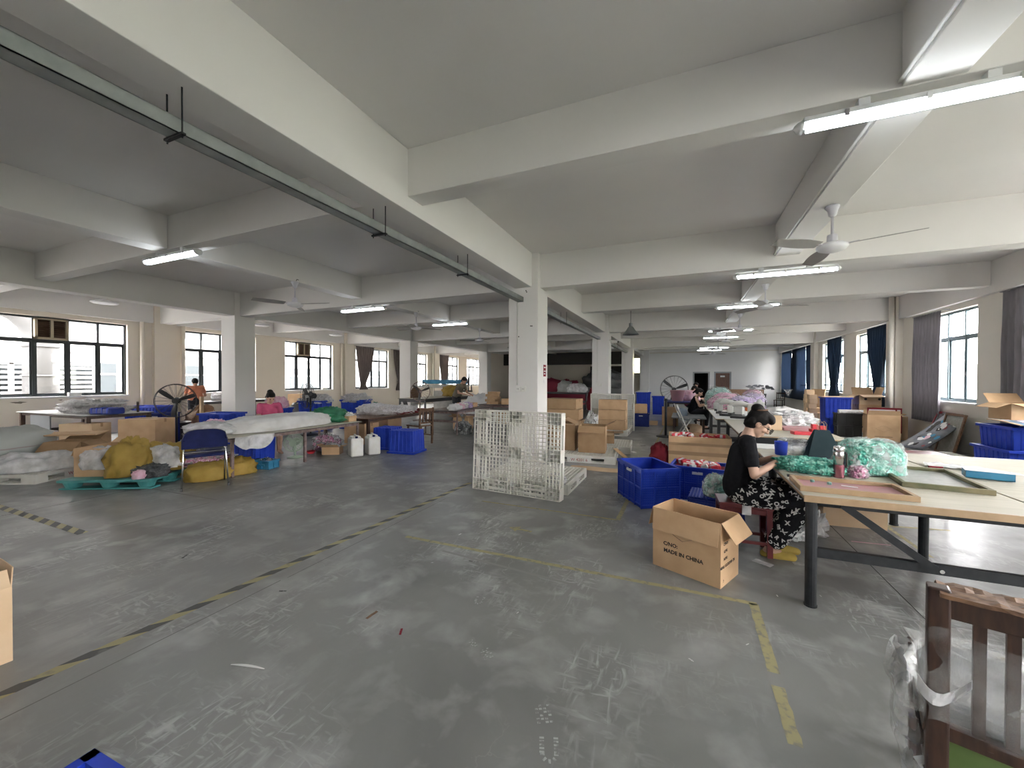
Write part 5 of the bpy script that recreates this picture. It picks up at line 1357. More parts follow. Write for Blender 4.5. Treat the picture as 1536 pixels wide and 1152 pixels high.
# table B goods
TB = .661
sack('white cloth heap on the shiny dark table', 'cloth_heap', 'cloth', (-6.95, 7.75, TB), .2, (.42, .34, .13), 'shred_white', 21, amp=.3, crumple=.3, flat=.2, n=44, m=20)
sack('white shreds over pink goods on the shiny dark table', 'cloth_heap', 'cloth', (-6.55, 8.05, TB), 1.3, (.42, .2, .11), 'shred_white', 22, amp=.25, crumple=.35, flat=.3, n=44, m=20)
o = O('red_goods', blob(.36, .18, .04, 9, .2, 4, crumple=.3), 'red_matte', loc=(-6.50, 8.15, TB), rot=(0,0,1.3)); tag(o, 'dark red goods along the edge under the white shreds', 'goods')
o = O('mirror_stand', MB().cbox((0,0,.13), (.02,.16,.26), roty(-.35)), 'machine_dark', loc=(-7.05, 8.95, TB)); tag(o, 'small dark tilted panel standing on the shiny table', 'panel')
carton('small dark red box at the end of the shiny table', (-6.55, 8.95, TB), .2, .2, .14, .08, None, 'stool_red', tape=False)
carton('large plain carton under the shiny dark table', (-7.1, 7.35, 0), .05, .6, .5, .48, None, 'cardboard')
carton('carton with pale flap beneath the shiny dark table', (-7.15, 8.25, 0), -.05, .62, .5, .50, None, 'cardboard_dark')
# wooden chair with grey cushion
def wchair(label, loc, rz, seat=.44, h=.86, mat='wood_old', cushion=True):
    t = thing('wooden_chair', label, 'chair', loc, rz)
    for y in (-.19, .19):
        O('back_post', MB().bar((-.2, y, 0), (-.24, y, h), .035), mat, t); O('front_leg', MB().bar((.2, y, 0), (.2, y, seat), .035), mat, t)
        O('stretcher', MB().bar((-.2, y, .2), (.2, y, .2), .02), mat, t)
    O('seat', MB().box(-.22, .23, -.22, .22, seat-.02, seat+.01), mat, t)
    O('top_rail', MB().bar((-.235,-.19,h-.05), (-.235,.19,h-.05), .02, .07), mat, t)
    O('stretcher', MB().bar((.2,-.19,.15), (.2,.19,.15), .02), mat, t)
    for k in range(3): O('slat', MB().bar((-.215,-.1+.1*k,seat+.06), (-.235,-.1+.1*k,h-.07), .04, .012), mat, t)
    O('lower_rail', MB().bar((-.212,-.19,seat+.07), (-.212,.19,seat+.07), .02, .04), mat, t)
    if cushion: O('cushion', blob(.2, .2, .05, 3, .1, 2, flat=.5, box=4), 'sack_grey', t, (.0, 0, seat+.01), smooth=True)
    return t
wchair('old wooden chair with grey cushion at the end of the shiny table', (-5.72, 7.78, 0), PI-.25)
# clear bags of dark scrap
for k, (x, y, lb) in enumerate(((-5.62, 9.62, 'clear bag of dark scrap with a spread top, left of three'), (-5.32, 10.25, 'clear bag of dark scrap in the middle of three, set behind'), (-5.08, 9.66, 'clear bag of dark scrap next to the pallet on edge'))):
    sack(('rounded clear bag of dark scrap beside the table leg', 'tall-necked clear bag of dark scrap set behind the two others', 'clear bag of dark scrap closest to the pallet on edge')[k], 'scrap_bag', 'bag', (x, y, 0), k, (.22, .2, .24), 'bag_black', 30+k, amp=.12, crumple=.12, film_='film', knot=(0, 0, .36, .09), flat=.7)
# table C, D goods
TC = .661
r = random.Random(9)
dl = ('pale doll heap beside the wooden chair on the narrow table', 'peach doll heap on the narrow table', 'white and blue doll heap on the narrow table', 'small blue doll heap beside the tray carton')
for k, m_ in enumerate(('white_paper', 'pink_film', 'shred_white', 'shred_purple')):
    sack(dl[k], 'doll_heap', 'toys', (-5.85-.05*k, 9.55+.32*k, TC), k, (.15, .14, .09), m_, 40+k, amp=.4, crumple=.5, flat=.3, n=26, m=14)
carton('low tray carton with a white label before the man', (-6.25, 10.95, TC), .1, .55, .35, .13, (172, 172, 170, 170), 'cardboard', fl=.04)
for k in range(5):
    carton('flat dark carton number in the leaning pile beside the man', (-6.02+.03*(-1)**k, 12.35, .681+.085*k), .1*(-1)**k, .42-.02*k, .34, .083, None, 'cardboard_dark', 'leaning pile of flat cartons', tape=False)['label'] = ('lowest', 'second', 'middle', 'fourth', 'topmost')[k]+' flat dark carton of the leaning pile beside the man'
for k, (x, w_, h_, m_, lb) in enumerate(((-5.45, .42, .2, 'cardboard', 'brown carton beside the leaning pile on the dark table'), (-4.95, .35, .26, 'bluebox', 'blue printed box on the dark table by the column'), (-4.5, .4, .3, 'cardboard', 'brown box with round hole on the dark table by the column'))):
    carton(lb, (x, 12.4, .681), 0, w_, .34, h_, None, m_, tape=False)
sack('cloth-like white sheets piled beyond the man', 'sheet_pile', 'sheets', (-7.5, 13.9, 0), .2, (.5, .5, .8), 'white_paper', 44, amp=.15, crumple=.1, flat=.9)
carton('open carton under the narrow table', (-6.25, 10.7, 0), .1, .5, .4, .36, (50, 90, 80, 80), 'cardboard')
carton('worn carton under the far dark table', (-5.6, 12.5, 0), .1, .6, .45, .4, None, 'cardboard_dark')
# background worktop with yellow heap and blue-topped machine
tE = table('long dark bench with a yellow heap before the curtained windows', (-9.6, 14.6, 0), 0, 1.3, 4.2, .78, 'plywood', 'machine_dark', .06, stretch=True, edge='machine_dark', rail=.12)
sack('yellow heap on the long dark bench', 'yellow_heap', 'heap', (-9.25, 14.9, .781), .3, (.38, .34, .24), 'sack_yellow', 51, amp=.3, crumple=.3, flat=.2)
o = O('orange_board', MB().grid(lambda u, v: (0, -.35+.7*u, .45*v*math.sin(PI*(.08+.84*u))**.5), 12, 4, thick=.02), 'wood_old', loc=(-9.9, 13.2, .781)); tag(o, 'rounded brown board standing on the long dark bench', 'board')
mf = thing('press_machine', 'pale machine with a light blue top rail by the curtained window', 'machine', (-11.0, 17.0, 0), .35)
O('stand', MB().box(-.5, .5, -.25, .25, 0, .95), 'machine_white', mf); O('white_rail', MB().box(-1.1, 1.2, -.1, .1, 1.10, 1.26), 'machine_white', mf); O('blue_rail', MB().box(-1.1, 1.15, -.12, .12, 1.30, 1.50), 'bluebox', mf)
O('post', MB().box(-.08, .08, -.08, .08, .95, 1.3), 'machine_dark', mf); O('end_post', MB().bar((1.2,0,.95), (1.2,0,1.62), .06), 'machine_dark', mf); O('end_post', MB().bar((1.35,0,.95), (1.35,0,1.6), .05), 'machine_dark', mf); O('end_bar', MB().box(.45, 1.4, -.05, .05, .9, .98), 'machine_dark', mf)
# second row: blue bins with white goods, fans, cartons
for k, (x, y) in enumerate(((-10.05, 8.55), (-9.42, 9.52))):
    bluebin(('lower blue bin under the white goods behind the green sack', 'lower blue bin beside the green hanging sack')[k], (x, y, 0), .35, .75, .62, .44, 'blue_plastic', inverted=True)
    bluebin(('upper blue bin heaped with white goods behind the green sack', 'upper blue bin heaped with white goods beside the green hanging sack')[k], (x, y, .448), .35, .75, .62, .44, 'blue_plastic')
    sack(('white goods heaped in the first upper blue bin', 'white goods heaped in the second upper blue bin')[k], 'goods_heap', 'goods', (x, y, .80), .35, (.36, .30, .14), 'shred_white', 60+k, amp=.4, crumple=.4, flat=.3)
sack('dark green sack hanging beside the blue bins', 'woven_sack', 'sack', (-8.72, 9.65, 0), .3, (.22, .22, .62), 'sack_green', 66, amp=.2, crumple=.2, flat=.9)
bluebin('blue bin with goods before the left column', (-10.66, 7.78, 0), .35, .66, .5, .70, 'blue_plastic')
sack('pink film bag on the boards by the left column', 'plastic_bag', 'bag', (-10.60, 7.72, .69), .2, (.26, .22, .20), 'pink_film', 68, crumple=.3, flat=.5)
bluebin('blue ribbed bin in front of the left column', (-10.05, 5.95, 0), .38, .78, .55, .72, 'blue_plastic')
carton('brown carton by the left wall behind the woman in pink', (-12.6, 10.3, 0), .2, 1.0, .6, .98, None, 'cardboard')
o = O('white_basket', MB().box(-.35, .35, -.2, .2, 0, .16), 'white_plastic', loc=(-12.9, 9.6, .985*0+.0)); o.location.z = .0; tag(o, 'white tray by the left wall', 'tray')
sack('black bag heap behind the pink film bag', 'plastic_bag', 'bag', (-11.3, 9.2, 0), .2, (.5, .4, .62), 'bag_black', 69, crumple=.25, flat=.9)
stand_fan('black standing fan behind the woman in pink', (-9.3, 7.75, 0), -1.9, 1.06, .34)
stand_fan('pale standing fan turned aside before the curtained left window', (-8.9, 12.1, 0), -.8, 1.08, .36, 'rust_pole')
stand_fan('black standing fan by the blue trunk', (-10.6, 5.29, 0), -.6, 1.02, .38)
nt_ = crate('dark blue crate stood on end beside the standing fan', (-11.30, 5.38, 0), .4, .34, .46, .71, 'blue_dark')
bluebin('bright blue bin by the left wall behind the fan', (-13.05, 5.9, 0), .4, .85, .6, .80, 'blue_plastic')
tub = O('black_tub', MB().lathe([(.28,0),(.30,.01),(.38,.42),(.40,.43),(.36,.42),(.27,.03)], 24), 'machine_dark', loc=(-11.75, 5.75, 0), smooth=True); tag(tub, 'round black tub on the floor behind the fan', 'tub')
sack('brown sack by the left wall next to the orange-clad person', 'woven_sack', 'sack', (-12.2, 6.7, 0), .2, (.36, .34, .62), 'wood_old', 72, crumple=.2, flat=.9)
wt = table('grey bench under the second left window', (-14.0, 8.6, 0), 0, .9, 2.2, .80, 'board_grey', 'machine_dark', .05, stretch=False, edge='machine_dark')
sack('white goods on the grey bench', 'goods_heap', 'goods', (-13.9, 8.3, .801), .2, (.3, .3, .16), 'shred_white', 73, crumple=.4, flat=.3)
pole = O('wood_post', MB().bar((0,0,0), (0,0,1.05), .07), 'tray_wood', loc=(-11.6, 6.35, 0)); tag(pole, 'pale wooden post before the orange-clad person', 'post')
lt2 = O('low_stand', MB().box(-.3, .3, -.2, .2, .46, .49).box(-.29, -.26, -.19, -.16, 0, .46).box(.26, .29, -.19, -.16, 0, .46).box(-.29, -.26, .16, .19, 0, .46).box(.26, .29, .16, .19, 0, .46), 'machine_dark', loc=(-10.75, 6.35, 0), rot=(0,0,.4)); tag(lt2, 'small dark frame stand beside the black tub', 'stand')
# table L goods
sack('white striped cloth crumpled on the wide dark table', 'cloth_heap', 'cloth', (-11.75, 4.35, .781), .3, (.55, .35, .14), 'shred_white', 75, amp=.35, crumple=.4, flat=.15, n=44, m=20)
o = O('paper_roll', MB().cyl((0,0,0), (0,0,.17), .05), 'cardboard_light', loc=(-12.95, 4.3, .781)); tag(o, 'upright pale roll on the wide dark table', 'roll')
fr = thing('wooden_sieve', 'small dark wooden frame standing on the wide dark table', 'frame', (-11.2, 4.85, .785), -.4)
O('frame_border', MB().box(-.22,.22,-.02,.02,0,.04).box(-.22,.22,-.02,.02,.17,.21).box(-.22,-.18,-.02,.02,0,.21).box(.18,.22,-.02,.02,0,.21), 'wood_dark', fr); O('frame_mesh', MB().box(-.2,.2,-.005,.005,.03,.18), 'wood_old', fr)
cse = thing('suitcase', 'dark blue ribbed case lying on the wide table edge', 'case', (-10.98, 4.25, .781), .3)
O('case_body', MB().box(-.25, .25, -.15, .15, 0, .13), 'blue_dark', cse, bevel=.03)
for k in range(4): O('case_rib', MB().box(-.2+.12*k, -.16+.12*k, -.155, .155, .02, .135), 'blue_plastic', cse, bevel=.01)
carton('big brown carton in front of the wide dark table', (-10.15, 4.55, 0), .45, .72, .5, .70, None, 'cardboard')
carton('brown carton under the wide dark table', (-11.05, 3.95, 0), .45, .62, .4, .62, None, 'cardboard_light')
wst = thing('stool', 'small brown stool under the wide dark table', 'stool', (-12.6, 4.1, 0), .2)
O('seat', MB().box(-.2,.2,-.14,.14,.40,.43), 'wood_dark', wst)
for x in (-.16,.16):
    for y in (-.1,.1): O('leg', MB().bar((x*1.3,y*1.2,0),(x,y,.4),.035), 'wood_dark', wst)
# white pallet with sacks and cartons
pL = dup(pal, (-9.33, 2.73, 0), 0, 'white plastic pallet under the grey sack and old cartons'); pL.rotation_euler = (0, 0, .446)
ax_ = rotz(.446)
def onp(x, y, z=.142): v = ax_ @ Vector((x, y, 0)); return (-9.33+v.x, 2.73+v.y, z)
O('name_panel', MB().box(.651, .655, -.17, .17, .0, .11), 'white_plastic', pL)
text('W 4016', .07, 'red_ink', pL, (.6565, 0, .055), (PI/2, 0, PI/2))
sack('grey woven sack with a dull red stripe on the left pallet', 'woven_sack', 'sack', onp(-.36, -.08), .446+PI/2, (.60, .36, .48), 'sack_stripe' if 'sack_stripe' in M else pm('sack_stripe', (.40,.42,.40), .65, (.30,.25,.24), 2.2, stretch=(.2,.2,5), ramp=(.60,.63), bump=.1), 80, amp=.1, crumple=.05, flat=.75, n=50, m=26, box=3)
sack('white film bag lying along the edge of the left pallet', 'plastic_bag', 'bag', onp(.34, -.27), 1.25, (.52, .22, .17), 'film_milky', 82, amp=.25, crumple=.25, flat=.5, n=50, m=24)
sack('mustard yellow sack folded under the white film bag', 'woven_sack', 'sack', onp(.45, .18), 1.4, (.2, .15, .10), 'sack_yellow', 83, amp=.2, crumple=.25, flat=.5)
carton('old brown carton with limp flaps on the left pallet', onp(.30, .30), .446+.15, .50, .38, .36, (130, 60, 145, 120), 'cardboard_dark', wob=.04, fl=.2)
o = O('cardboard_sheet', MB().cbox((0,0,0), (.9,.35,.02), rotx(.05)), 'cardboard', loc=onp(.12, .42, .60), rot=(0,0,.7)); tag(o, 'flat cardboard sheets laid over the old carton', 'cardboard')
# teal pallet with yellow sacks
tp_ = thing('plastic_pallet', 'teal plastic pallet loaded with yellow sacks', 'pallet', (-7.47, 3.20, 0), .47)
O('deck', MB().box(-.6, .6, -.5, .5, .10, .135), 'teal_plastic', tp_, bevel=.008)
for x in (-.48, 0, .48):
    for y in (-.39, 0, .39): O('foot', MB().lathe([(.075,.015),(.08,.02),(.11,.10)], 14, (x, y, 0)), 'teal_plastic', tp_)
for y in (-.39, 0, .39): O('runner', MB().box(-.6, .6, y-.08, y+.08, 0, .02), 'teal_plastic', tp_, bevel=.004)
ax2 = rotz(.47)
def ont(x, y, z=.136): v = ax2 @ Vector((x, y, 0)); return (-7.47+v.x, 3.20+v.y, z)
carton('tan carton with a white film bag on the teal pallet', ont(-.36, -.02), .47, .42, .55, .40, (175, 60, 165, 170), 'cardboard', wob=.02, fl=.12)
sack('white film bag bulging from the carton on the teal pallet', 'plastic_bag', 'bag', ont(-.22, -.22, .25), .6, (.24, .2, .2), 'film_milky', 85, amp=.2, crumple=.2, flat=.6)
sack('tall mustard sack draped at the front of the teal pallet', 'woven_sack', 'sack', ont(.12, -.22), 1.0, (.25, .20, .36), 'sack_yellow', 87, amp=.26, crumple=.12, flat=.7, n=44, m=26)
sack('flat mustard sack across the back of the teal pallet', 'woven_sack', 'sack', ont(.22, .24), .3, (.42, .24, .26), 'sack_yellow', 89, amp=.3, crumple=.14, flat=.6, n=44, m=26)
sack('clear film bag between the mustard sacks', 'plastic_bag', 'bag', ont(.38, .02, .20), .2, (.22, .18, .2), 'film_milky', 90, amp=.3, crumple=.4, flat=.6)
sack('dark film bag at the corner of the teal pallet', 'plastic_bag', 'bag', ont(.42, -.25), .2, (.22, .14, .10), 'bag_black', 91, amp=.3, crumple=.4, flat=.5)
o = O('pink_ball', blob(.07, .07, .07, 2, .15, 3, crumple=.2), 'pink_film', loc=ont(.42, -.44, .136), smooth=True); tag(o, 'small pink bundle on the teal pallet corner', 'bundle')
sack('full mustard sack on the floor behind the blue chair', 'woven_sack', 'sack', (-6.62, 3.72, 0), .9, (.30, .24, .17), 'sack_yellow', 93, amp=.12, crumple=.15, flat=.6, n=44, m=24)
sack('creased mustard sack on the floor by the table leg', 'woven_sack', 'sack', (-6.62, 4.10, 0), 1.2, (.26, .22, .17), 'sack_yellow', 95, amp=.25, crumple=.25, flat=.6, n=44, m=24)
sack('pink and white film bag over the mustard sacks', 'plastic_bag', 'bag', (-6.95, 3.85, .17), .9, (.32, .18, .10), 'shred_pink', 96, amp=.3, crumple=.3, film_='film', flat=.5)
# folding chair with navy back
a_, b_ = G(272, 738), G(343, 728); md = (a_+b_)/2
fc = thing('folding_chair', 'folding chair with navy padded back and chrome legs', 'chair', (md.x, md.y, 0), 2.69)
w = (b_-a_).length/2
for s in (-1, 1):
    O('back_leg', MB().tube([(0, s*w, 0), (.06, s*w*.92, .40), (.10, s*w*.88, .60), (.06, s*w*.86, .78)], .011, 10), 'chrome', fc, smooth=True)
    O('front_leg', MB().tube([(.42, s*w*.95, 0), (.20, s*w*.9, .44), (.10, s*w*.88, .60)], .011, 10), 'chrome', fc, smooth=True)
    O('foot_cap', MB().cyl((0, s*w, 0), (.006, s*w, .04), .014, n=10), 'machine_dark', fc)
O('seat', MB().box(.06, .44, -w*.85, w*.85, .43, .475), 'navy_vinyl', fc, bevel=.015)
def bk(u, v):
    y = (u-.5)*2*w*1.0*(1-.12*v**3); z = .56+.26*v-.05*abs(2*u-1)**4*(v > .5); return (.085+.02*math.cos(PI*(u-.5))-.03*v, y, z)
O('backrest', MB().grid(bk, 16, 10, thick=.035), 'navy_vinyl', fc, smooth=False, bevel=.006)
O('cross_bar', MB().tube([(.075,-w*.9,.50), (.075,w*.9,.50)], .008, 8), 'chrome', fc)
# curtains of the left wall
def wy(k): return WIN_Y[k]
W4 = [w_ for w_ in WIN_Y if 14 < w_[0] < 16][0]; W5 = [w_ for w_ in WIN_Y if 18 < w_[0] < 19.5][0]; W6 = [w_ for w_ in WIN_Y if 22 < w_[0] < 23][0]
curtain('brown-grey curtain gathered at the near side of the curtained left window', XL, W4[0]-.1, W4[0]+1.15, 1.0, 3.15, 'curtain_brown', .75, 1.25, 8, 1, .35)
curtain('brown-grey curtain tied back behind the second left column', XL, W4[1]+.25, W4[1]+1.15, .9, 3.15, 'curtain_brown', .6, 1.4, 6, 2, .8)
curtain('brown-grey curtain hanging by the farthest left window', XL, W6[0]-.2, W6[0]+.95, 1.0, 3.15, 'curtain_brown', .55, 1.3, 8, 3, .5)
# small things on the left window sills
for k, (y, lb) in enumerate(((5.1, 'small pale box on the leftmost window sill'), (13.1, 'small pale bottle on the sill by the second vent'))):
    o = O('sill_box', MB().box(-.05, .05, -.12, .12, 0, .09), 'white_plastic', loc=(XL-.03, y, SILL+.006)); tag(o, lb, 'box')
# storage end: heaps
sack('red cloth bundle heap in the dark storage end', 'bundle_heap', 'bundles', (-6.9, 23.2, 0), .2, (1.5, .8, 1.25), 'cloth_maroon', 100, amp=.25, crumple=.2, flat=.9)
sack('pale sack on the red bundles in the storage end', 'woven_sack', 'sack', (-6.3, 22.5, .8), .2, (.45, .3, .5), 'sack_grey', 101, crumple=.2, flat=.8)
sack('dark sacks heap by the board added as shade', 'bundle_heap', 'bundles', (-4.6, 25.5, 1.0), .2, (1.2, .6, .8), 'bag_black', 102, amp=.3, crumple=.2, flat=.7)
carton('pale crate wall under the dark sacks', (-4.6, 25.5, 0), 0, 2.2, 1.0, 1.0, None, 'board_grey', tape=False)
table('dark bench before the red bundles of the storage end', (-6.6, 20.6, 0), 0, 4.2, 1.0, .85, 'machine_dark', 'machine_dark', .06, edge='machine_dark')
sack('crumpled grey film on the dark bench', 'plastic_bag', 'bag', (-5.1, 20.5, .851), .1, (.5, .3, .3), 'film_milky', 103, crumple=.4, flat=.5)
sack('red bag at the end of the dark bench', 'plastic_bag', 'bag', (-4.0, 19.6, 0), .1, (.35, .3, .95), 'red_matte', 104, crumple=.2, flat=.9)
for k in range(3):
    sack(('pink sack high by the cream wall', 'grey sack beside the pink one by the cream wall', 'pale sack pile under the pink sack by the cream wall')[k], 'woven_sack', 'sack', ((-9.3, 24.5, 1.1), (-8.5, 24.6, 1.1), (-8.9, 24.5, 0))[k], .1, ((.5,.4,.6), (.5,.4,.6), (1.1,.6,.65))[k], ('pink_film', 'sack_grey', 'sack_white')[k], 105+k, crumple=.1, flat=.85)
# ------------------------------------------------------------------ right wall side
GREY_W = [w_ for w_ in WIN_Y if 11 < w_[0] < 12][0]; NEAR_W = [w_ for w_ in WIN_Y if 7 < w_[0] < 8][0]
RW3 = [w_ for w_ in WIN_Y if 14 < w_[0] < 16][0]; RW4 = [w_ for w_ in WIN_Y if 18 < w_[0] < 19.5][0]; RW5 = [w_ for w_ in WIN_Y if 22 < w_[0] < 23][0]
curtain('long grey curtain half drawn across the right window', XR, GREY_W[0]+1.02, GREY_W[1]-.22, .55, 3.12, 'curtain_grey', folds=9, seed=1)
curtain('long grey curtain hanging by the carton on the blue bins', XR, NEAR_W[1]-1.25, NEAR_W[1]+.32, .55, 3.16, 'curtain_grey', folds=10, seed=3)
curtain('dark blue curtain tied in a knot beside the pilaster', XR, RW3[0]-.15, RW3[0]+1.2, .75, 3.16, 'curtain_blue', .7, 1.35, 8, 2, .35)
curtain('dark blue curtain tied in the middle of the third right window', XR, RW4[0]-.1, RW4[0]+1.45, .75, 3.16, 'curtain_blue', .62, 1.35, 9, 4, .45)
curtain('dark blue curtain hanging full by the last right window', XR, RW5[0]+.9, RW5[1]+1.0, .55, 3.16, 'curtain_sheer', folds=16, seed=5)
curtain('short dark blue curtain strip before the last right window', XR, RW5[0]-.25, RW5[0]+.7, .9, 3.16, 'curtain_blue', .4, 1.3, 6, 6, .5)
RW6 = [w_ for w_ in WIN_Y if 25 < w_[0] < 27][0]
curtain('dark blue curtain drawn across the window beside the back wall', XR, RW6[0]-.12, RW6[1]-.25, .55, 3.16, 'curtain_sheer', folds=14, seed=7)
# stacked blue bins with posters and carton
pR = dup(pal, (4.15, 9.85, 0), 0, 'white plastic pallet with red lettering between the leaning posters and blue bins'); pR.rotation_euler = (0, 0, .05)
O('name_panel', MB().box(.1, .5, -.5545, -.5505, .0, .11), 'white_plastic', pR); text('4116', .08, 'red_ink', pR, (.3, -.5555, .055), (PI/2, 0, 0))
bluebin('lower dark blue bin stacked under the poster bin', (4.94, 8.95, 0), .05, .80, .8, .46, 'blue_plastic')
ub = bluebin('upper dark blue bin holding picture sheets', (4.96, 8.98, .45), .05, .70, .74, .36, 'blue_plastic')
pm('poster_blue', (.04,.11,.22), .35, (.20,.34,.42), 3)
pm('poster_grey', (.10,.11,.13), .4, (.24,.25,.27), 4, spec=.2)
pm('poster_red', (.24,.03,.04), .4)
def patches(parent, seed, n, w, h, put):
    r = random.Random(seed)
    for k in range(n):
        a, b = r.uniform(-w/2+.04, w/2-.04), r.uniform(-h/2+.04, h/2-.04); s = r.uniform(.03, .085)
        pts = [(a+s*math.cos(q)*r.uniform(.6, 1.1), b+s*.7*math.sin(q)*r.uniform(.6, 1.1)) for q in [2*PI*i/9 for i in range(9)]]
        m = MB(); m.add([put(x, y, .0015) for x, y in pts], [tuple(range(9))])
        O('printed_shape', m, r.choice(['white_paper', 'poster_red', 'pink_film', 'ink', 'white_paper', 'bluebox']), parent)
ps = thing('picture_sheet', 'glossy blue picture sheet bent over the upper blue bin', 'picture', (4.96, 8.85, .835), .05)
def bend(x, y, dz=0.): return (x, y, .02+.05*math.cos(x*2.2)-.10*max(0, -y-.0)**1.2*1.0+dz)
O('sheet', MB().grid(lambda u, v: bend(-.36+.72*u, -.42+.62*v), 14, 10, thick=.008), 'poster_blue', ps, smooth=True)
O('sheet_edge', MB().grid(lambda u, v: bend(-.38+.03*v, -.44+.66*u, .002), 14, 1, thick=.012), 'cardboard_light', ps)
patches(ps, 3, 12, .66, .5, lambda x, y, d: bend(x, y-.1, d+.002))
carton('open carton with spread flaps on top of the poster bin', (4.98, 9.14, .90), .12, .46, .42, .26, (100, 40, 110, 85), 'cardboard', fl=.2)
# leaning pictures
lp = thing('picture_board', 'printed sticker board leaning at a slant against the wall', 'picture', (5.02, 11.75, 0), 0)
cA, cB = Vector((4.38, 11.55, .06)), Vector((4.62, 11.05, .06)); cC, cD = AX(1449, 631, 5.28), AX(1422, 619, 5.34)
def bp_(x, y, d=0.):
    u, v = (x+.52)/1.04, (y+.24)/.48
    q = (cA*(1-v)+cB*v)*(1-u)+(cD*(1-v)+cC*v)*u
    return q-lp.location+Vector((-.55, -.55, .62))*(d-.05*math.sin(PI*u))
O('board', MB().grid(lambda u, v: bp_(-.52+1.04*u, -.24+.48*v), 14, 4, thick=.012), 'poster_grey', lp, smooth=True)
patches(lp, 8, 26, 1.0, .44, lambda x, y, d: bp_(x, y, d+.020))
for k, (y, mt, lb, tl) in enumerate(((12.0, 'poster_red', 'red-edged framed board leaning on the wall under the grey curtain', .30), (11.55, 'board_grey', 'grey framed board leaning on the wall under the window', .26), (11.2, 'wood_old', 'brown framed board leaning on the wall by the blue bins', .22))):
    f = thing('framed_board', lb, 'board', (5.17-.07*k, y, 0), 0); R_ = roty(tl)
    O('board', MB().cbox(R_ @ Vector((0,0,.42)), (.02,.62,.84), R_), 'mesh_grey' if k else 'poster_grey', f)
    for yy, zz, sy, sz in ((-.31,.42,.05,.86), (.31,.42,.05,.86), (0,.01,.66,.05), (0,.83,.66,.05)):
        O('frame_bar', MB().cbox(R_ @ Vector((-.008, yy, zz)), (.03, sy, sz), R_), mt, f)
# cartons, black crates, blue bin
cR = carton('tall brown carton printed with a diamond beside the black crates', (4.62, 12.95, 0), -.15, .62, .48, .66, (20, 5, 60, 70), 'cardboard', fl=.12)
text('MADE IN CHINA', .045, 'ink', cR, (0, -.2415, .12), (PI/2, 0, 0)); 
dm = MB()
for i in range(4):
    p, q = [(-.15,.32), (.0,.40), (.15,.32), (.0,.24)][i], [(.0,.40), (.15,.32), (.0,.24), (-.15,.32)][i]; dm.bar((p[0],-.2415,p[1]), (q[0],-.2415,q[1]), .0012, .007, up=(0,1,0))
O('printed_diamond', dm, 'ink', cR)
for k in range(2):
    f = thing('framed_picture', ('red-edged white frame sticking out of the tall carton', 'second red-edged frame sticking out of the tall carton')[k], 'frame', (4.62+.12*k, 12.92+.06*k, .20), -.15); R_ = rotx(-.06*k)
    O('panel', MB().box(-.26, .26, -.006, .006, 0, .62), 'white_paper', f)
    O('frame_edge', MB().box(-.28, .28, -.012, .012, .59, .63).box(-.28, -.25, -.012, .012, 0, .6).box(.25, .28, -.012, .012, 0, .6), 'red_matte', f)
carton('brown carton behind the tall diamond carton', (5.02, 13.55, 0), -.1, .55, .5, .60, None, 'cardboard_light')
crate('black plastic crate at the bottom of the pair', (4.12, 13.55, 0), -.1, .50, .42, .31, 'machine_dark', lattice=False)
crate('black plastic crate on top of the pair holding rolled papers', (4.12, 13.57, .318), -.05, .50, .42, .31, 'machine_dark', lattice=False)
for k in range(5):
    o = O('paper_roll', MB().tube([(-.3,0,.03),(.35,0,.03)], .035, 10), 'white_paper' if k % 2 else 'shred_white', loc=(4.15+.03*k, 13.42+.075*k, .63+.03*(k % 2)), rot=(0,0,.25-.12*k)); tag(o, ('first', 'second', 'third', 'fourth', 'fifth')[k]+' rolled paper laid across the black crates from the aisle side', 'roll')
bluebin('tall blue bin with a board on top beside the black crates', (4.24, 14.95, 0), .0, .66, .6, 1.02, 'blue_plastic')
o = O('bin_board', MB().box(-.38, .38, -.32, .32, 0, .015), 'cardboard_light', loc=(4.24, 14.95, 1.022)); tag(o, 'pale board lying on the tall blue bin', 'board')
crate('blue lattice crate under the black crate stack by the aisle', (4.05, 14.25, 0), .0, .36, .34, .42, 'blue_plastic', lattice=True)
carton('lower plain carton carrying the open round-holed carton', (5.0, 14.98, 0), 0, .52, .5, .82, None, 'cardboard')
ch_ = carton('open carton with round hand holes under the tied blue curtain', (5.0, 14.98, .822), .05, .52, .46, .28, (105, 30, 110, 15), 'cardboard_light', fl=.24)
for x in (-.12, .2): O('hand_hole', MB().cyl((x, -.252, .16), (x, -.2505, .16), .035, n=14), 'ink', ch_)
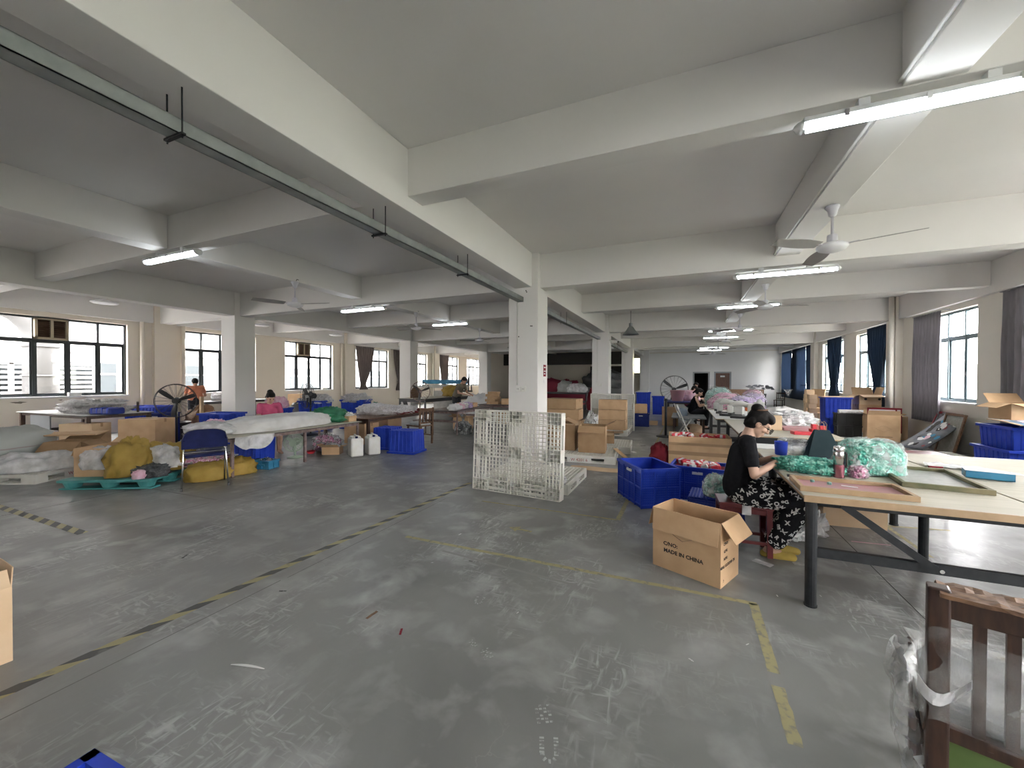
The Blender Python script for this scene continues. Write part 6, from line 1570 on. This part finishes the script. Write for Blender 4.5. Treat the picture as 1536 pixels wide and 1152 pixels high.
# pallet of small boxes
pS = dup(pal, (4.45, 16.6, 0), 0, 'white plastic pallet under the stacked small boxes'); pS.rotation_euler = (0, 0, .0)
O('name_panel', MB().box(.3, .62, -.5545, -.5505, .0, .11), 'white_plastic', pS); text('P126', .07, 'red_ink', pS, (.46, -.5555, .055), (PI/2, 0, 0))
r = random.Random(2)
col = [(3.98, 16.25), (4.24, 16.25), (4.50, 16.25), (4.76, 16.25), (3.98, 16.62), (4.24, 16.62), (4.50, 16.62)]
hs = [5, 1, 3, 1, 6, 2, 1]
n = 0
for (x, y), hh in zip(col, hs):
    z = .142
    for k in range(hh):
        bh = .30 if k == 0 else .15
        tw = {5: 'five-high', 6: 'six-high', 3: 'three-high', 2: 'two-high'}.get(hh)
        lab = '%s box up in the %s tower of tan boxes on the right pallet' % (('lowest larger', 'second', 'third', 'fourth', 'fifth', 'topmost sixth')[k], tw) if tw else ('single tan box beside the five-high tower on the right pallet', 'single tan box beside the three-high tower on the right pallet', 'single tan box behind the three-high tower on the right pallet')[(x > 4.6)+2*(y > 16.5) if y < 16.5 else 2]
        carton(lab, (x+(r.uniform(-.02, .02) if k else 0), y, z), r.uniform(-.06, .06)*(k > 0), .25 if k == 0 else .22, .34 if k == 0 else .28, bh, None, 'cardboard_light', 'small boxes on the right pallet', tape=False); z += bh+.002
bd = O('cardboard_sheet', MB().cbox((0,0,.6), (.03,.75,1.2), roty(.18)), 'cardboard', loc=(4.55, 18.1, .01), rot=(0,0,.3)); tag(bd, 'tall cardboard panel leaning behind the small boxes', 'cardboard')
wchair('plain dark chair against the back of the right wall', (4.85, 25.8, 0), -2.0, mat='wood_dark', cushion=False)
fp = thing('dried_plant', 'grey dried flowers in a tall dark pot near the back wall', 'plant', (4.1, 26.6, 0))
O('pot', MB().lathe([(.2,0),(.22,.02),(.28,.75),(.25,.75),(.18,.05)], 18), 'board_grey', fp, smooth=True)
for k in range(26):
    a = k*2.4; rr = .25+.5*r.random(); z = .85+.35*r.random(); O('flower_head', blob(.08, .07, .05, k, .3, 3, n=12, m=8), 'flower_grey', fp, (rr*math.cos(a), rr*math.sin(a)*.6, z), smooth=True)
O('stems', MB().cyl((0,0,.5), (0,0,1.0), .05, .12, 10), 'flower_grey', fp)
# ------------------------------------------------------------------ far tables of the right bay
t3 = table('plywood work table carrying the small white machines', (1.28, 10.05, 0), 0, 1.36, 2.40, .76, 'white_paper', 'machine_dark', .055, stretch=True)
t4 = table('work table carrying the bags of coloured shreds', (1.28, 12.85, 0), 0, 1.36, 2.90, .76, 'plywood', 'machine_dark', .055, stretch=False)
t5 = table('farthest work table before the back wall doors', (1.4, 16.6, 0), 0, 1.4, 3.6, .76, 'plywood', 'machine_dark', .055, stretch=False)
def machine(label, loc, rz):
    t = thing('stamping_machine', label, 'machine', loc, rz)
    O('base', MB().box(-.22, .22, -.10, .10, 0, .05), 'machine_dark', t, bevel=.01)
    O('control_box', MB().box(-.22, -.08, -.10, .10, .05, .30), 'machine_white', t, bevel=.012)
    O('display', MB().box(-.20, -.10, -.103, -.098, .20, .26), 'ink', t)
    O('warning_label', MB().add([(-.18,-.1025,.09), (-.12,-.1025,.09), (-.15,-.1025,.15)], [(0,1,2)]), 'sack_yellow', t)
    O('arm', MB().tube([(-.10,0,.26), (.05,0,.30), (.16,0,.29), (.24,0,.24)], [.045,.055,.055,.04], 10), 'machine_white', t, smooth=True)
    O('press_head', MB().box(.18, .28, -.05, .05, .10, .25), 'machine_white', t, bevel=.012)
    O('press_foot', MB().box(.20, .26, -.03, .03, .05, .11), 'machine_dark', t)
    O('hand_wheel', MB().ring((-.02, -.11, .28), .05, .012, (0,1,0), 18, 6), 'machine_dark', t, smooth=True)
    return t
machine('white boxy machine with a warning label at the near end of the machine row', (1.10, 9.05, TZ), 2.9)
machine('white machine with a curved arm second in the machine row', (.95, 9.55, TZ), 2.8)
machine('white machine with a curved arm third in the machine row', (.92, 10.15, TZ), 2.9)
machine('white machine at the far end of the machine row', (1.5, 9.9, TZ), 1.4)
BG = [((.95, 11.9, TZ), (.34,.30,.24), 'shred_pink', 'clear bag of pink shreds on the table behind the machines'), ((1.12, 12.55, TZ), (.34,.32,.30), 'shred_pink', 'larger clear bag of pink shreds leaning on the green one'),
      ((1.0, 13.7, TZ), (.36,.36,.40), 'shred_teal', 'tall clear bag of grey-green shreds before the closed door'), ((1.42, 11.75, TZ), (.30,.28,.26), 'shred_purple', 'clear bag of lilac shreds beside the machines'),
      ((1.75, 12.45, TZ), (.28,.28,.30), 'shred_purple', 'second clear bag of lilac shreds under the pink neck'), ((1.85, 13.3, TZ), (.26,.26,.36), 'shred_pink', 'clear bag of pink shreds knotted behind the lilac bag')]
for k, (l, s, m_, lb) in enumerate(BG): sack(lb, 'shred_bag', 'bag', l, k*.7, s, m_, 110+k, amp=.12, crumple=.10, film_='film_thin', flat=.75, n=34, m=22)
sack('clear bag of strong pink shreds standing at the table end', 'shred_bag', 'bag', (2.42, 11.9, 0), .4, (.34, .32, .62), 'shred_pink', 120, amp=.12, crumple=.12, film_='film_thin', flat=.9, knot=(0,0,1.12,.08))
o = O('orange_box', MB().box(-.2, .2, -.12, .12, 0, .13), 'orange', loc=(1.62, 11.35, TZ), bevel=.02); tag(o, 'orange box on the table among the shred bags', 'box')
o = O('headboard', MB().box(-.75, .75, -.04, .04, 0, 1.1), 'wood_old', loc=(2.6, 21.0, 0)); tag(o, 'brown board standing beyond the shred bags', 'board')
# bench, chair, barrier post, cartons in the aisle
bn = thing('bench', 'long bench under the woman in the sleeveless top', 'bench', (.15, 13.1, 0), .0)
O('seat', MB().box(-.45, .45, -.9, .9, .43, .46), 'board_grey', bn)
for x in (-.38, .38):
    for y in (-.8, .8): O('leg', MB().box(x-.03, x+.03, y-.03, y+.03, 0, .43), 'wood_dark', bn)
O('stretcher', MB().box(-.03, .03, -.8, .8, .12, .16), 'wood_dark', bn)
wc = thing('folding_chair', 'white-framed chair back leaning by the bench', 'chair', (-.02, 11.85, 0), .2)
for s in (-1, 1): O('leg', MB().bar((.18, s*.17, 0), (-.18, s*.17, .86), .03), 'white_plastic', wc); O('front_leg', MB().bar((-.1, s*.15, 0), (.2, s*.15, .46), .025), 'white_plastic', wc)
O('seat', MB().box(-.02, .30, -.16, .16, .44, .46), 'board_grey', wc); O('backrest', MB().cbox((-.14,0,.75), (.02,.34,.18), roty(-.4)), 'white_plastic', wc)
sack('pale blue cloth bag on the bench', 'cloth_bag', 'bag', (-.02, 12.85, .461), .2, (.14, .12, .18), 'sack_bluegrey' if 'sack_bluegrey' in M else pm('sack_bluegrey', (.32,.38,.46), .8), 5, crumple=.1, flat=.8)
sack('beige cloth bundle on the floor under the bench', 'cloth_bundle', 'cloth', (.30, 12.75, 0), .2, (.24, .2, .18), 'cardboard_light', 6, crumple=.15, flat=.8)
bp2 = thing('barrier_post', 'black barrier post with round foot on the yellow line', 'post', (-.42, 11.4, 0))
O('foot', MB().lathe([(.02,0),(.24,0),(.24,.02),(.05,.04)], 24), 'black_metal', bp2); O('post', MB().cyl((0,0,.03), (0,0,.98), .032, n=14), 'black_metal', bp2, smooth=True); O('post_cap', MB().cyl((0,0,.96), (0,0,1.02), .04, n=14), 'black_metal', bp2)
td = table('dark covered table with pink-bucket and bags beside the barrier post', (-.05, 15.0, 0), 0, 1.0, 1.6, .80, 'blue_dark', 'machine_dark', .05, stretch=False, edge='blue_dark')
carton('brown carton under the dark covered table', (-.40, 14.35, 0), .05, .5, .3, .62, None, 'cardboard')
o = O('pink_bucket', MB().lathe([(.17,0),(.18,.01),(.24,.36),(.26,.37),(.22,.36),(.16,.03)], 20), 'mesh_pink', loc=(-.18, 14.9, .801), smooth=True); tag(o, 'dull pink bucket on the dark covered table', 'bucket')
sack('pink film bags on the dark covered table', 'plastic_bag', 'bag', (.22, 15.3, .801), .2, (.3, .3, .22), 'pink_film', 7, crumple=.25, flat=.5)
stand_fan('large black standing fan before the white back wall', (-.38, 19.3, 0), -1.35, 1.12, .60, blade='fan_black')
bluebin('tall blue bin by the third column with papers on top', (-1.62, 18.6, 0), .05, .62, .6, .98, 'blue_plastic')
o = O('paper_stack', MB().box(-.25, .2, -.2, .2, 0, .05), 'white_paper', loc=(-1.62, 18.6, .982)); tag(o, 'white papers on the tall blue bin by the third column', 'paper')
bluebin('blue bin beside the taller blue bin near the third column', (-1.02, 18.9, 0), .05, .52, .6, .80, 'blue_plastic')
cb = crate('blue lattice crate with a carton on it near the pallet on edge', (-1.28, 13.75, 0), .1, .50, .40, .42, 'blue_dark')
carton('taped brown carton on the blue lattice crate', (-1.32, 13.75, .43), .15, .46, .34, .30, None, 'cardboard')
o = O('cardboard_scrap', MB().cbox((0,0,.08), (.3,.25,.01), rotx(.5)), 'cardboard', loc=(-.92, 14.1, .0)); tag(o, 'cardboard scrap leaning by the blue lattice crate', 'cardboard')
# ------------------------------------------------------------------ marks and litter on the floor
def stripe_tape():
    m, nt, b = _new('hazard'); L = nt.links; tc = _n(nt, 'ShaderNodeTexCoord'); mp = _n(nt, 'ShaderNodeMapping'); mp.inputs['Rotation'].default_value = (0,0,.62)
    L.new(tc.outputs['Object'], mp.inputs['Vector']); wv = _n(nt, 'ShaderNodeTexWave', wave_type='BANDS', bands_direction='X', i_Scale=2.1, i_Distortion=0.)
    L.new(mp.outputs['Vector'], wv.inputs['Vector']); cr = _n(nt, 'ShaderNodeValToRGB'); cr.color_ramp.interpolation = 'CONSTANT'; e = cr.color_ramp.elements
    e[0].color = (.07,.07,.068,1); e[1].position = .5; e[1].color = (.36,.32,.165,1); L.new(wv.outputs['Fac'], cr.inputs['Fac'])
    nz = _n(nt, 'ShaderNodeTexNoise', i_Scale=9., i_Detail=8.); L.new(tc.outputs['Object'], nz.inputs['Vector'])
    mr = _n(nt, 'ShaderNodeMapRange'); mr.inputs[1].default_value = .58; mr.inputs[2].default_value = .68; mr.inputs[4].default_value = .8; L.new(nz.outputs['Fac'], mr.inputs[0])
    mx = _n(nt, 'ShaderNodeMix', data_type='RGBA'); mx.inputs[7].default_value = (.15,.15,.145,1); L.new(mr.outputs[0], mx.inputs[0]); L.new(cr.outputs['Color'], mx.inputs[6])
    L.new(mx.outputs[2], b.inputs['Base Color']); b.inputs['Roughness'].default_value = .55
stripe_tape()
def worn(a, b, w, seed, gaps=(), seg=.05, wear=.35):
    """worn painted line: ragged edges, gaps where it has come off"""
    a, b = Vector(a), Vector(b); d = b-a; L = d.length; d /= L; s = Vector((-d.y, d.x, 0)); n = int(L/seg); m = MB(); run = []
    def flush(run):
        if len(run) < 2: return
        v = []
        for p, q in run: v += [p, q]
        v2 = [Vector((p.x, p.y, .0)) for p in v]; o = len(v)
        f = [(2*i, 2*i+1, 2*i+3, 2*i+2) for i in range(len(run)-1)]
        m.add(v, [tuple(reversed(q)) for q in f])
    for i in range(n+1):
        t = i/n; x = a+d*(L*t); k = noise.noise((t*L*4, seed, 0)); 
        if any(g0 < t < g1 for g0, g1 in gaps) or noise.noise((t*L*1.7, seed+9, 2)) > wear+.25: flush(run); run = []; continue
        e1 = w/2*(1+.25*noise.noise((t*L*14, seed, 1))); e2 = w/2*(1+.25*noise.noise((t*L*14, seed, 5)))
        p, q = x+s*e1, x-s*e2; p.z = q.z = .0015; run.append((p, q))
    flush(run); return m
LN = [((-2.55, 3.11), (.47, 3.12), .045, 1, ((.0,.03),), 'worn yellow line on the floor in front of the printed carton'), ((.45, 3.12), (.44, 1.97), .055, 2, ((.63,.67),), 'worn yellow line running from the carton towards the viewer'),
      ((-2.3, 4.40), (-.65, 4.40), .035, 3, (), 'faint yellow line on the floor before the pallet on edge'), ((-.64, 4.40), (-.53, 16.5), .05, 4, (), 'yellow line along the aisle past the barrier post'),
      ((-5.33, 2.15), (-5.30, 6.6), .03, 5, ((.2,.26),(.4,.44),(.6,.66)), 'faint pale line beside the low table'), ((-6.9, 3.05), (-5.36, 3.10), .03, 6, (), 'faint pale line by the blue folding chair'),
      ((1.96, 5.35), (1.97, 4.55), .04, 7, (), 'yellow line under the braced table'), ((1.96, 5.35), (2.5, 5.45), .04, 8, (), 'yellow line corner under the side table'), ((1.62, 3.05), (1.5, 2.4), .05, 12, (), 'short pale yellow line by the braced table foot'),
      ((-1.95, 2.98), (-.72, 2.87), .03, 9, (), 'faint grey scraped line before the yellow corner'), ((-.72, 2.87), (-.82, 2.35), .035, 10, (), 'faint grey scraped line turning at the corner'), ((-7.6, 5.0), (-5.4, 5.0), .025, 11, ((0,.45),), 'faint line by the low table leg')]
pm('scrape_grey', (.24,.24,.23), .6)
for a, b, w, sd, gp, lb in LN:
    o = O('floor_line', worn((*a, 0), (*b, 0), w, sd, gp), 'yellow_tape' if ('yellow' in lb and 'grey' not in lb) else 'scrape_grey'); tag(o, lb, 'floor line')
ht = O('hazard_tape', MB().box(-.035, .035, -2.5, 2.5, 0, .001), 'hazard', loc=(-2.94, 2.6, .0005), rot=(0,0,-.028)); tag(ht, 'black and yellow striped floor tape running to the first column', 'floor tape')
ht.location.y = 2.62
ht2 = O('hazard_tape', MB().box(-.04, .04, -1.1, 1.1, 0, .001), 'hazard', loc=(-6.5, 1.905, .0005), rot=(0,0,PI/2)); tag(ht2, 'short striped floor tape before the left pallet', 'floor tape')
# saw cuts in the slab
pm('joint_dark', (.035,.035,.034), .9); pm('joint_pale', (.17,.17,.16), .9)
O('joint', MB().box(1.424, 1.430, .2, 28, .0004, .0012), 'joint_dark', floor); O('joint', MB().box(-2.782, -2.776, -2, 2.05, .0004, .0012), 'joint_pale', floor)
O('joint', MB().box(-2.771, -2.769, 2.1, 4.3, .0004, .0012), 'joint_dark', floor); O('joint', MB().box(-6.9, -6.895, -2, 12, .0004, .0012), 'joint_dark', floor)
# shoe prints, arrow
pm('dust', (.40,.41,.40), .8, (.22,.22,.215), 40, ramp=(.45,.6))
def shoe(loc, rz, heel=True, s=1.0):
    t = MB()
    if heel:
        for x in (-.03, .03):
            for k in range(5): t.box(x-.010, x+.010, -.03+k*.016, -.03+k*.016+.009, 0, .0006)
        for k in range(5):
            a = PI+PI*k/4; t.cbox((.028*math.cos(a), -.035+.03*math.sin(a), .0003), (.018, .010, .0006), rotz(a))
    else:
        for k in range(6):
            for x in (-.028, -.009, .010, .029):
                if (k+int(x*100)) % 3: t.box(x-.007, x+.007, k*.018, k*.018+.010, 0, .0006)
    o = O('shoe_print', t, 'dust', floor, (loc[0], loc[1], .0005), (0,0,rz), kind='stuff'); o.scale = (s, s, 1)
shoe((-.50, 1.56), .35); shoe((-.55, 1.66), .5, False); shoe((-1.28, 2.42), .2, True, .8); shoe((-.96, 1.93), .9, False, .8); shoe((-1.08, 1.98), 1.0, False, .6)
o = O('arrow_mark', MB().add([(-.16,0,0),(-.05,.07,0),(-.05,.02,0),(.10,.02,0),(.10,-.02,0),(-.05,-.02,0),(-.05,-.07,0)], [(0,6,5,4,3,2,1)]), 'yellow_tape', floor, (-1.48, 3.72, .001), (0,0,-.1))
# litter
r = random.Random(12)
st = O('paper_strip', MB().grid(lambda u, v: (-.10+.2*u, (-.008+.016*v)*math.sin(PI*(.1+.8*u)), .003+.006*math.sin(PI*u)), 10, 2, thick=.001), 'white_paper', loc=(-2.10, 1.36, .0), rot=(0,0,.25)); tag(st, 'curved white plastic strip lying on the bare floor', 'scrap')
LT = [((-1.83, 1.98), 'wood_old', .09), ((-1.55, 1.92), 'red_matte', .06), ((-3.9, 2.0), 'machine_dark', .07), ((-2.62, 1.95), 'machine_dark', .05), ((-1.62, 2.9), 'ink', .03), ((-.98, 2.38), 'white_paper', .02), ((.35, 2.62), 'white_paper', .025), ((.05, 2.35), 'white_paper', .03), ((1.25, 3.0), 'white_paper', .03), ((.9, 3.42), 'white_paper', .02), ((.62, 3.3), 'white_paper', .02), ((-.95, 8.7), 'white_paper', .16), ((-.83, 9.6), 'machine_dark', .12), ((-2.0, 4.95*.68), 'white_paper', .04), ((-1.9, 2.75), 'white_paper', .02), ((-2.05, 2.6), 'scrape_grey', .05), ((.9, 3.95), 'film_milky', .10), ((.62, 3.85), 'film_milky', .14)]
LL = ['splinter of brown wood on the bare floor', 'red-tipped straw on the bare floor', 'thin dark sliver on the floor beyond the striped tape', 'short dark sliver by the floor joint', 'dark crumb on the scraped line', 'white crumb by the scraped corner', 'white crumb beside the yellow corner', 'white scrap right of the long scuffs', 'white scrap beside the table leg', 'tiny white crumb by the stool', 'tiny white crumb near the table foot', 'white paper sheet in the aisle', 'dark bent wire in the aisle', 'white scrap on the long yellow line', 'white crumb before the yellow line', 'grey curled scrap before the yellow line', 'clear film scrap under the table', 'clear film scrap under the red stool']
for (p, m_, s), lb in zip(LT, LL):
    a = r.uniform(0, PI)
    o = O('floor_scrap', MB().grid(lambda u, v: ((u-.5)*s, (v-.5)*s*(.5 if s > .1 or 'film' in m_ else .22), .002+.006*abs(noise.noise((u*3, v*3, s*50)))), 6, 3, thick=.001), m_, loc=(p[0], p[1], .0), rot=(0,0,a)); tag(o, lb, 'scrap')
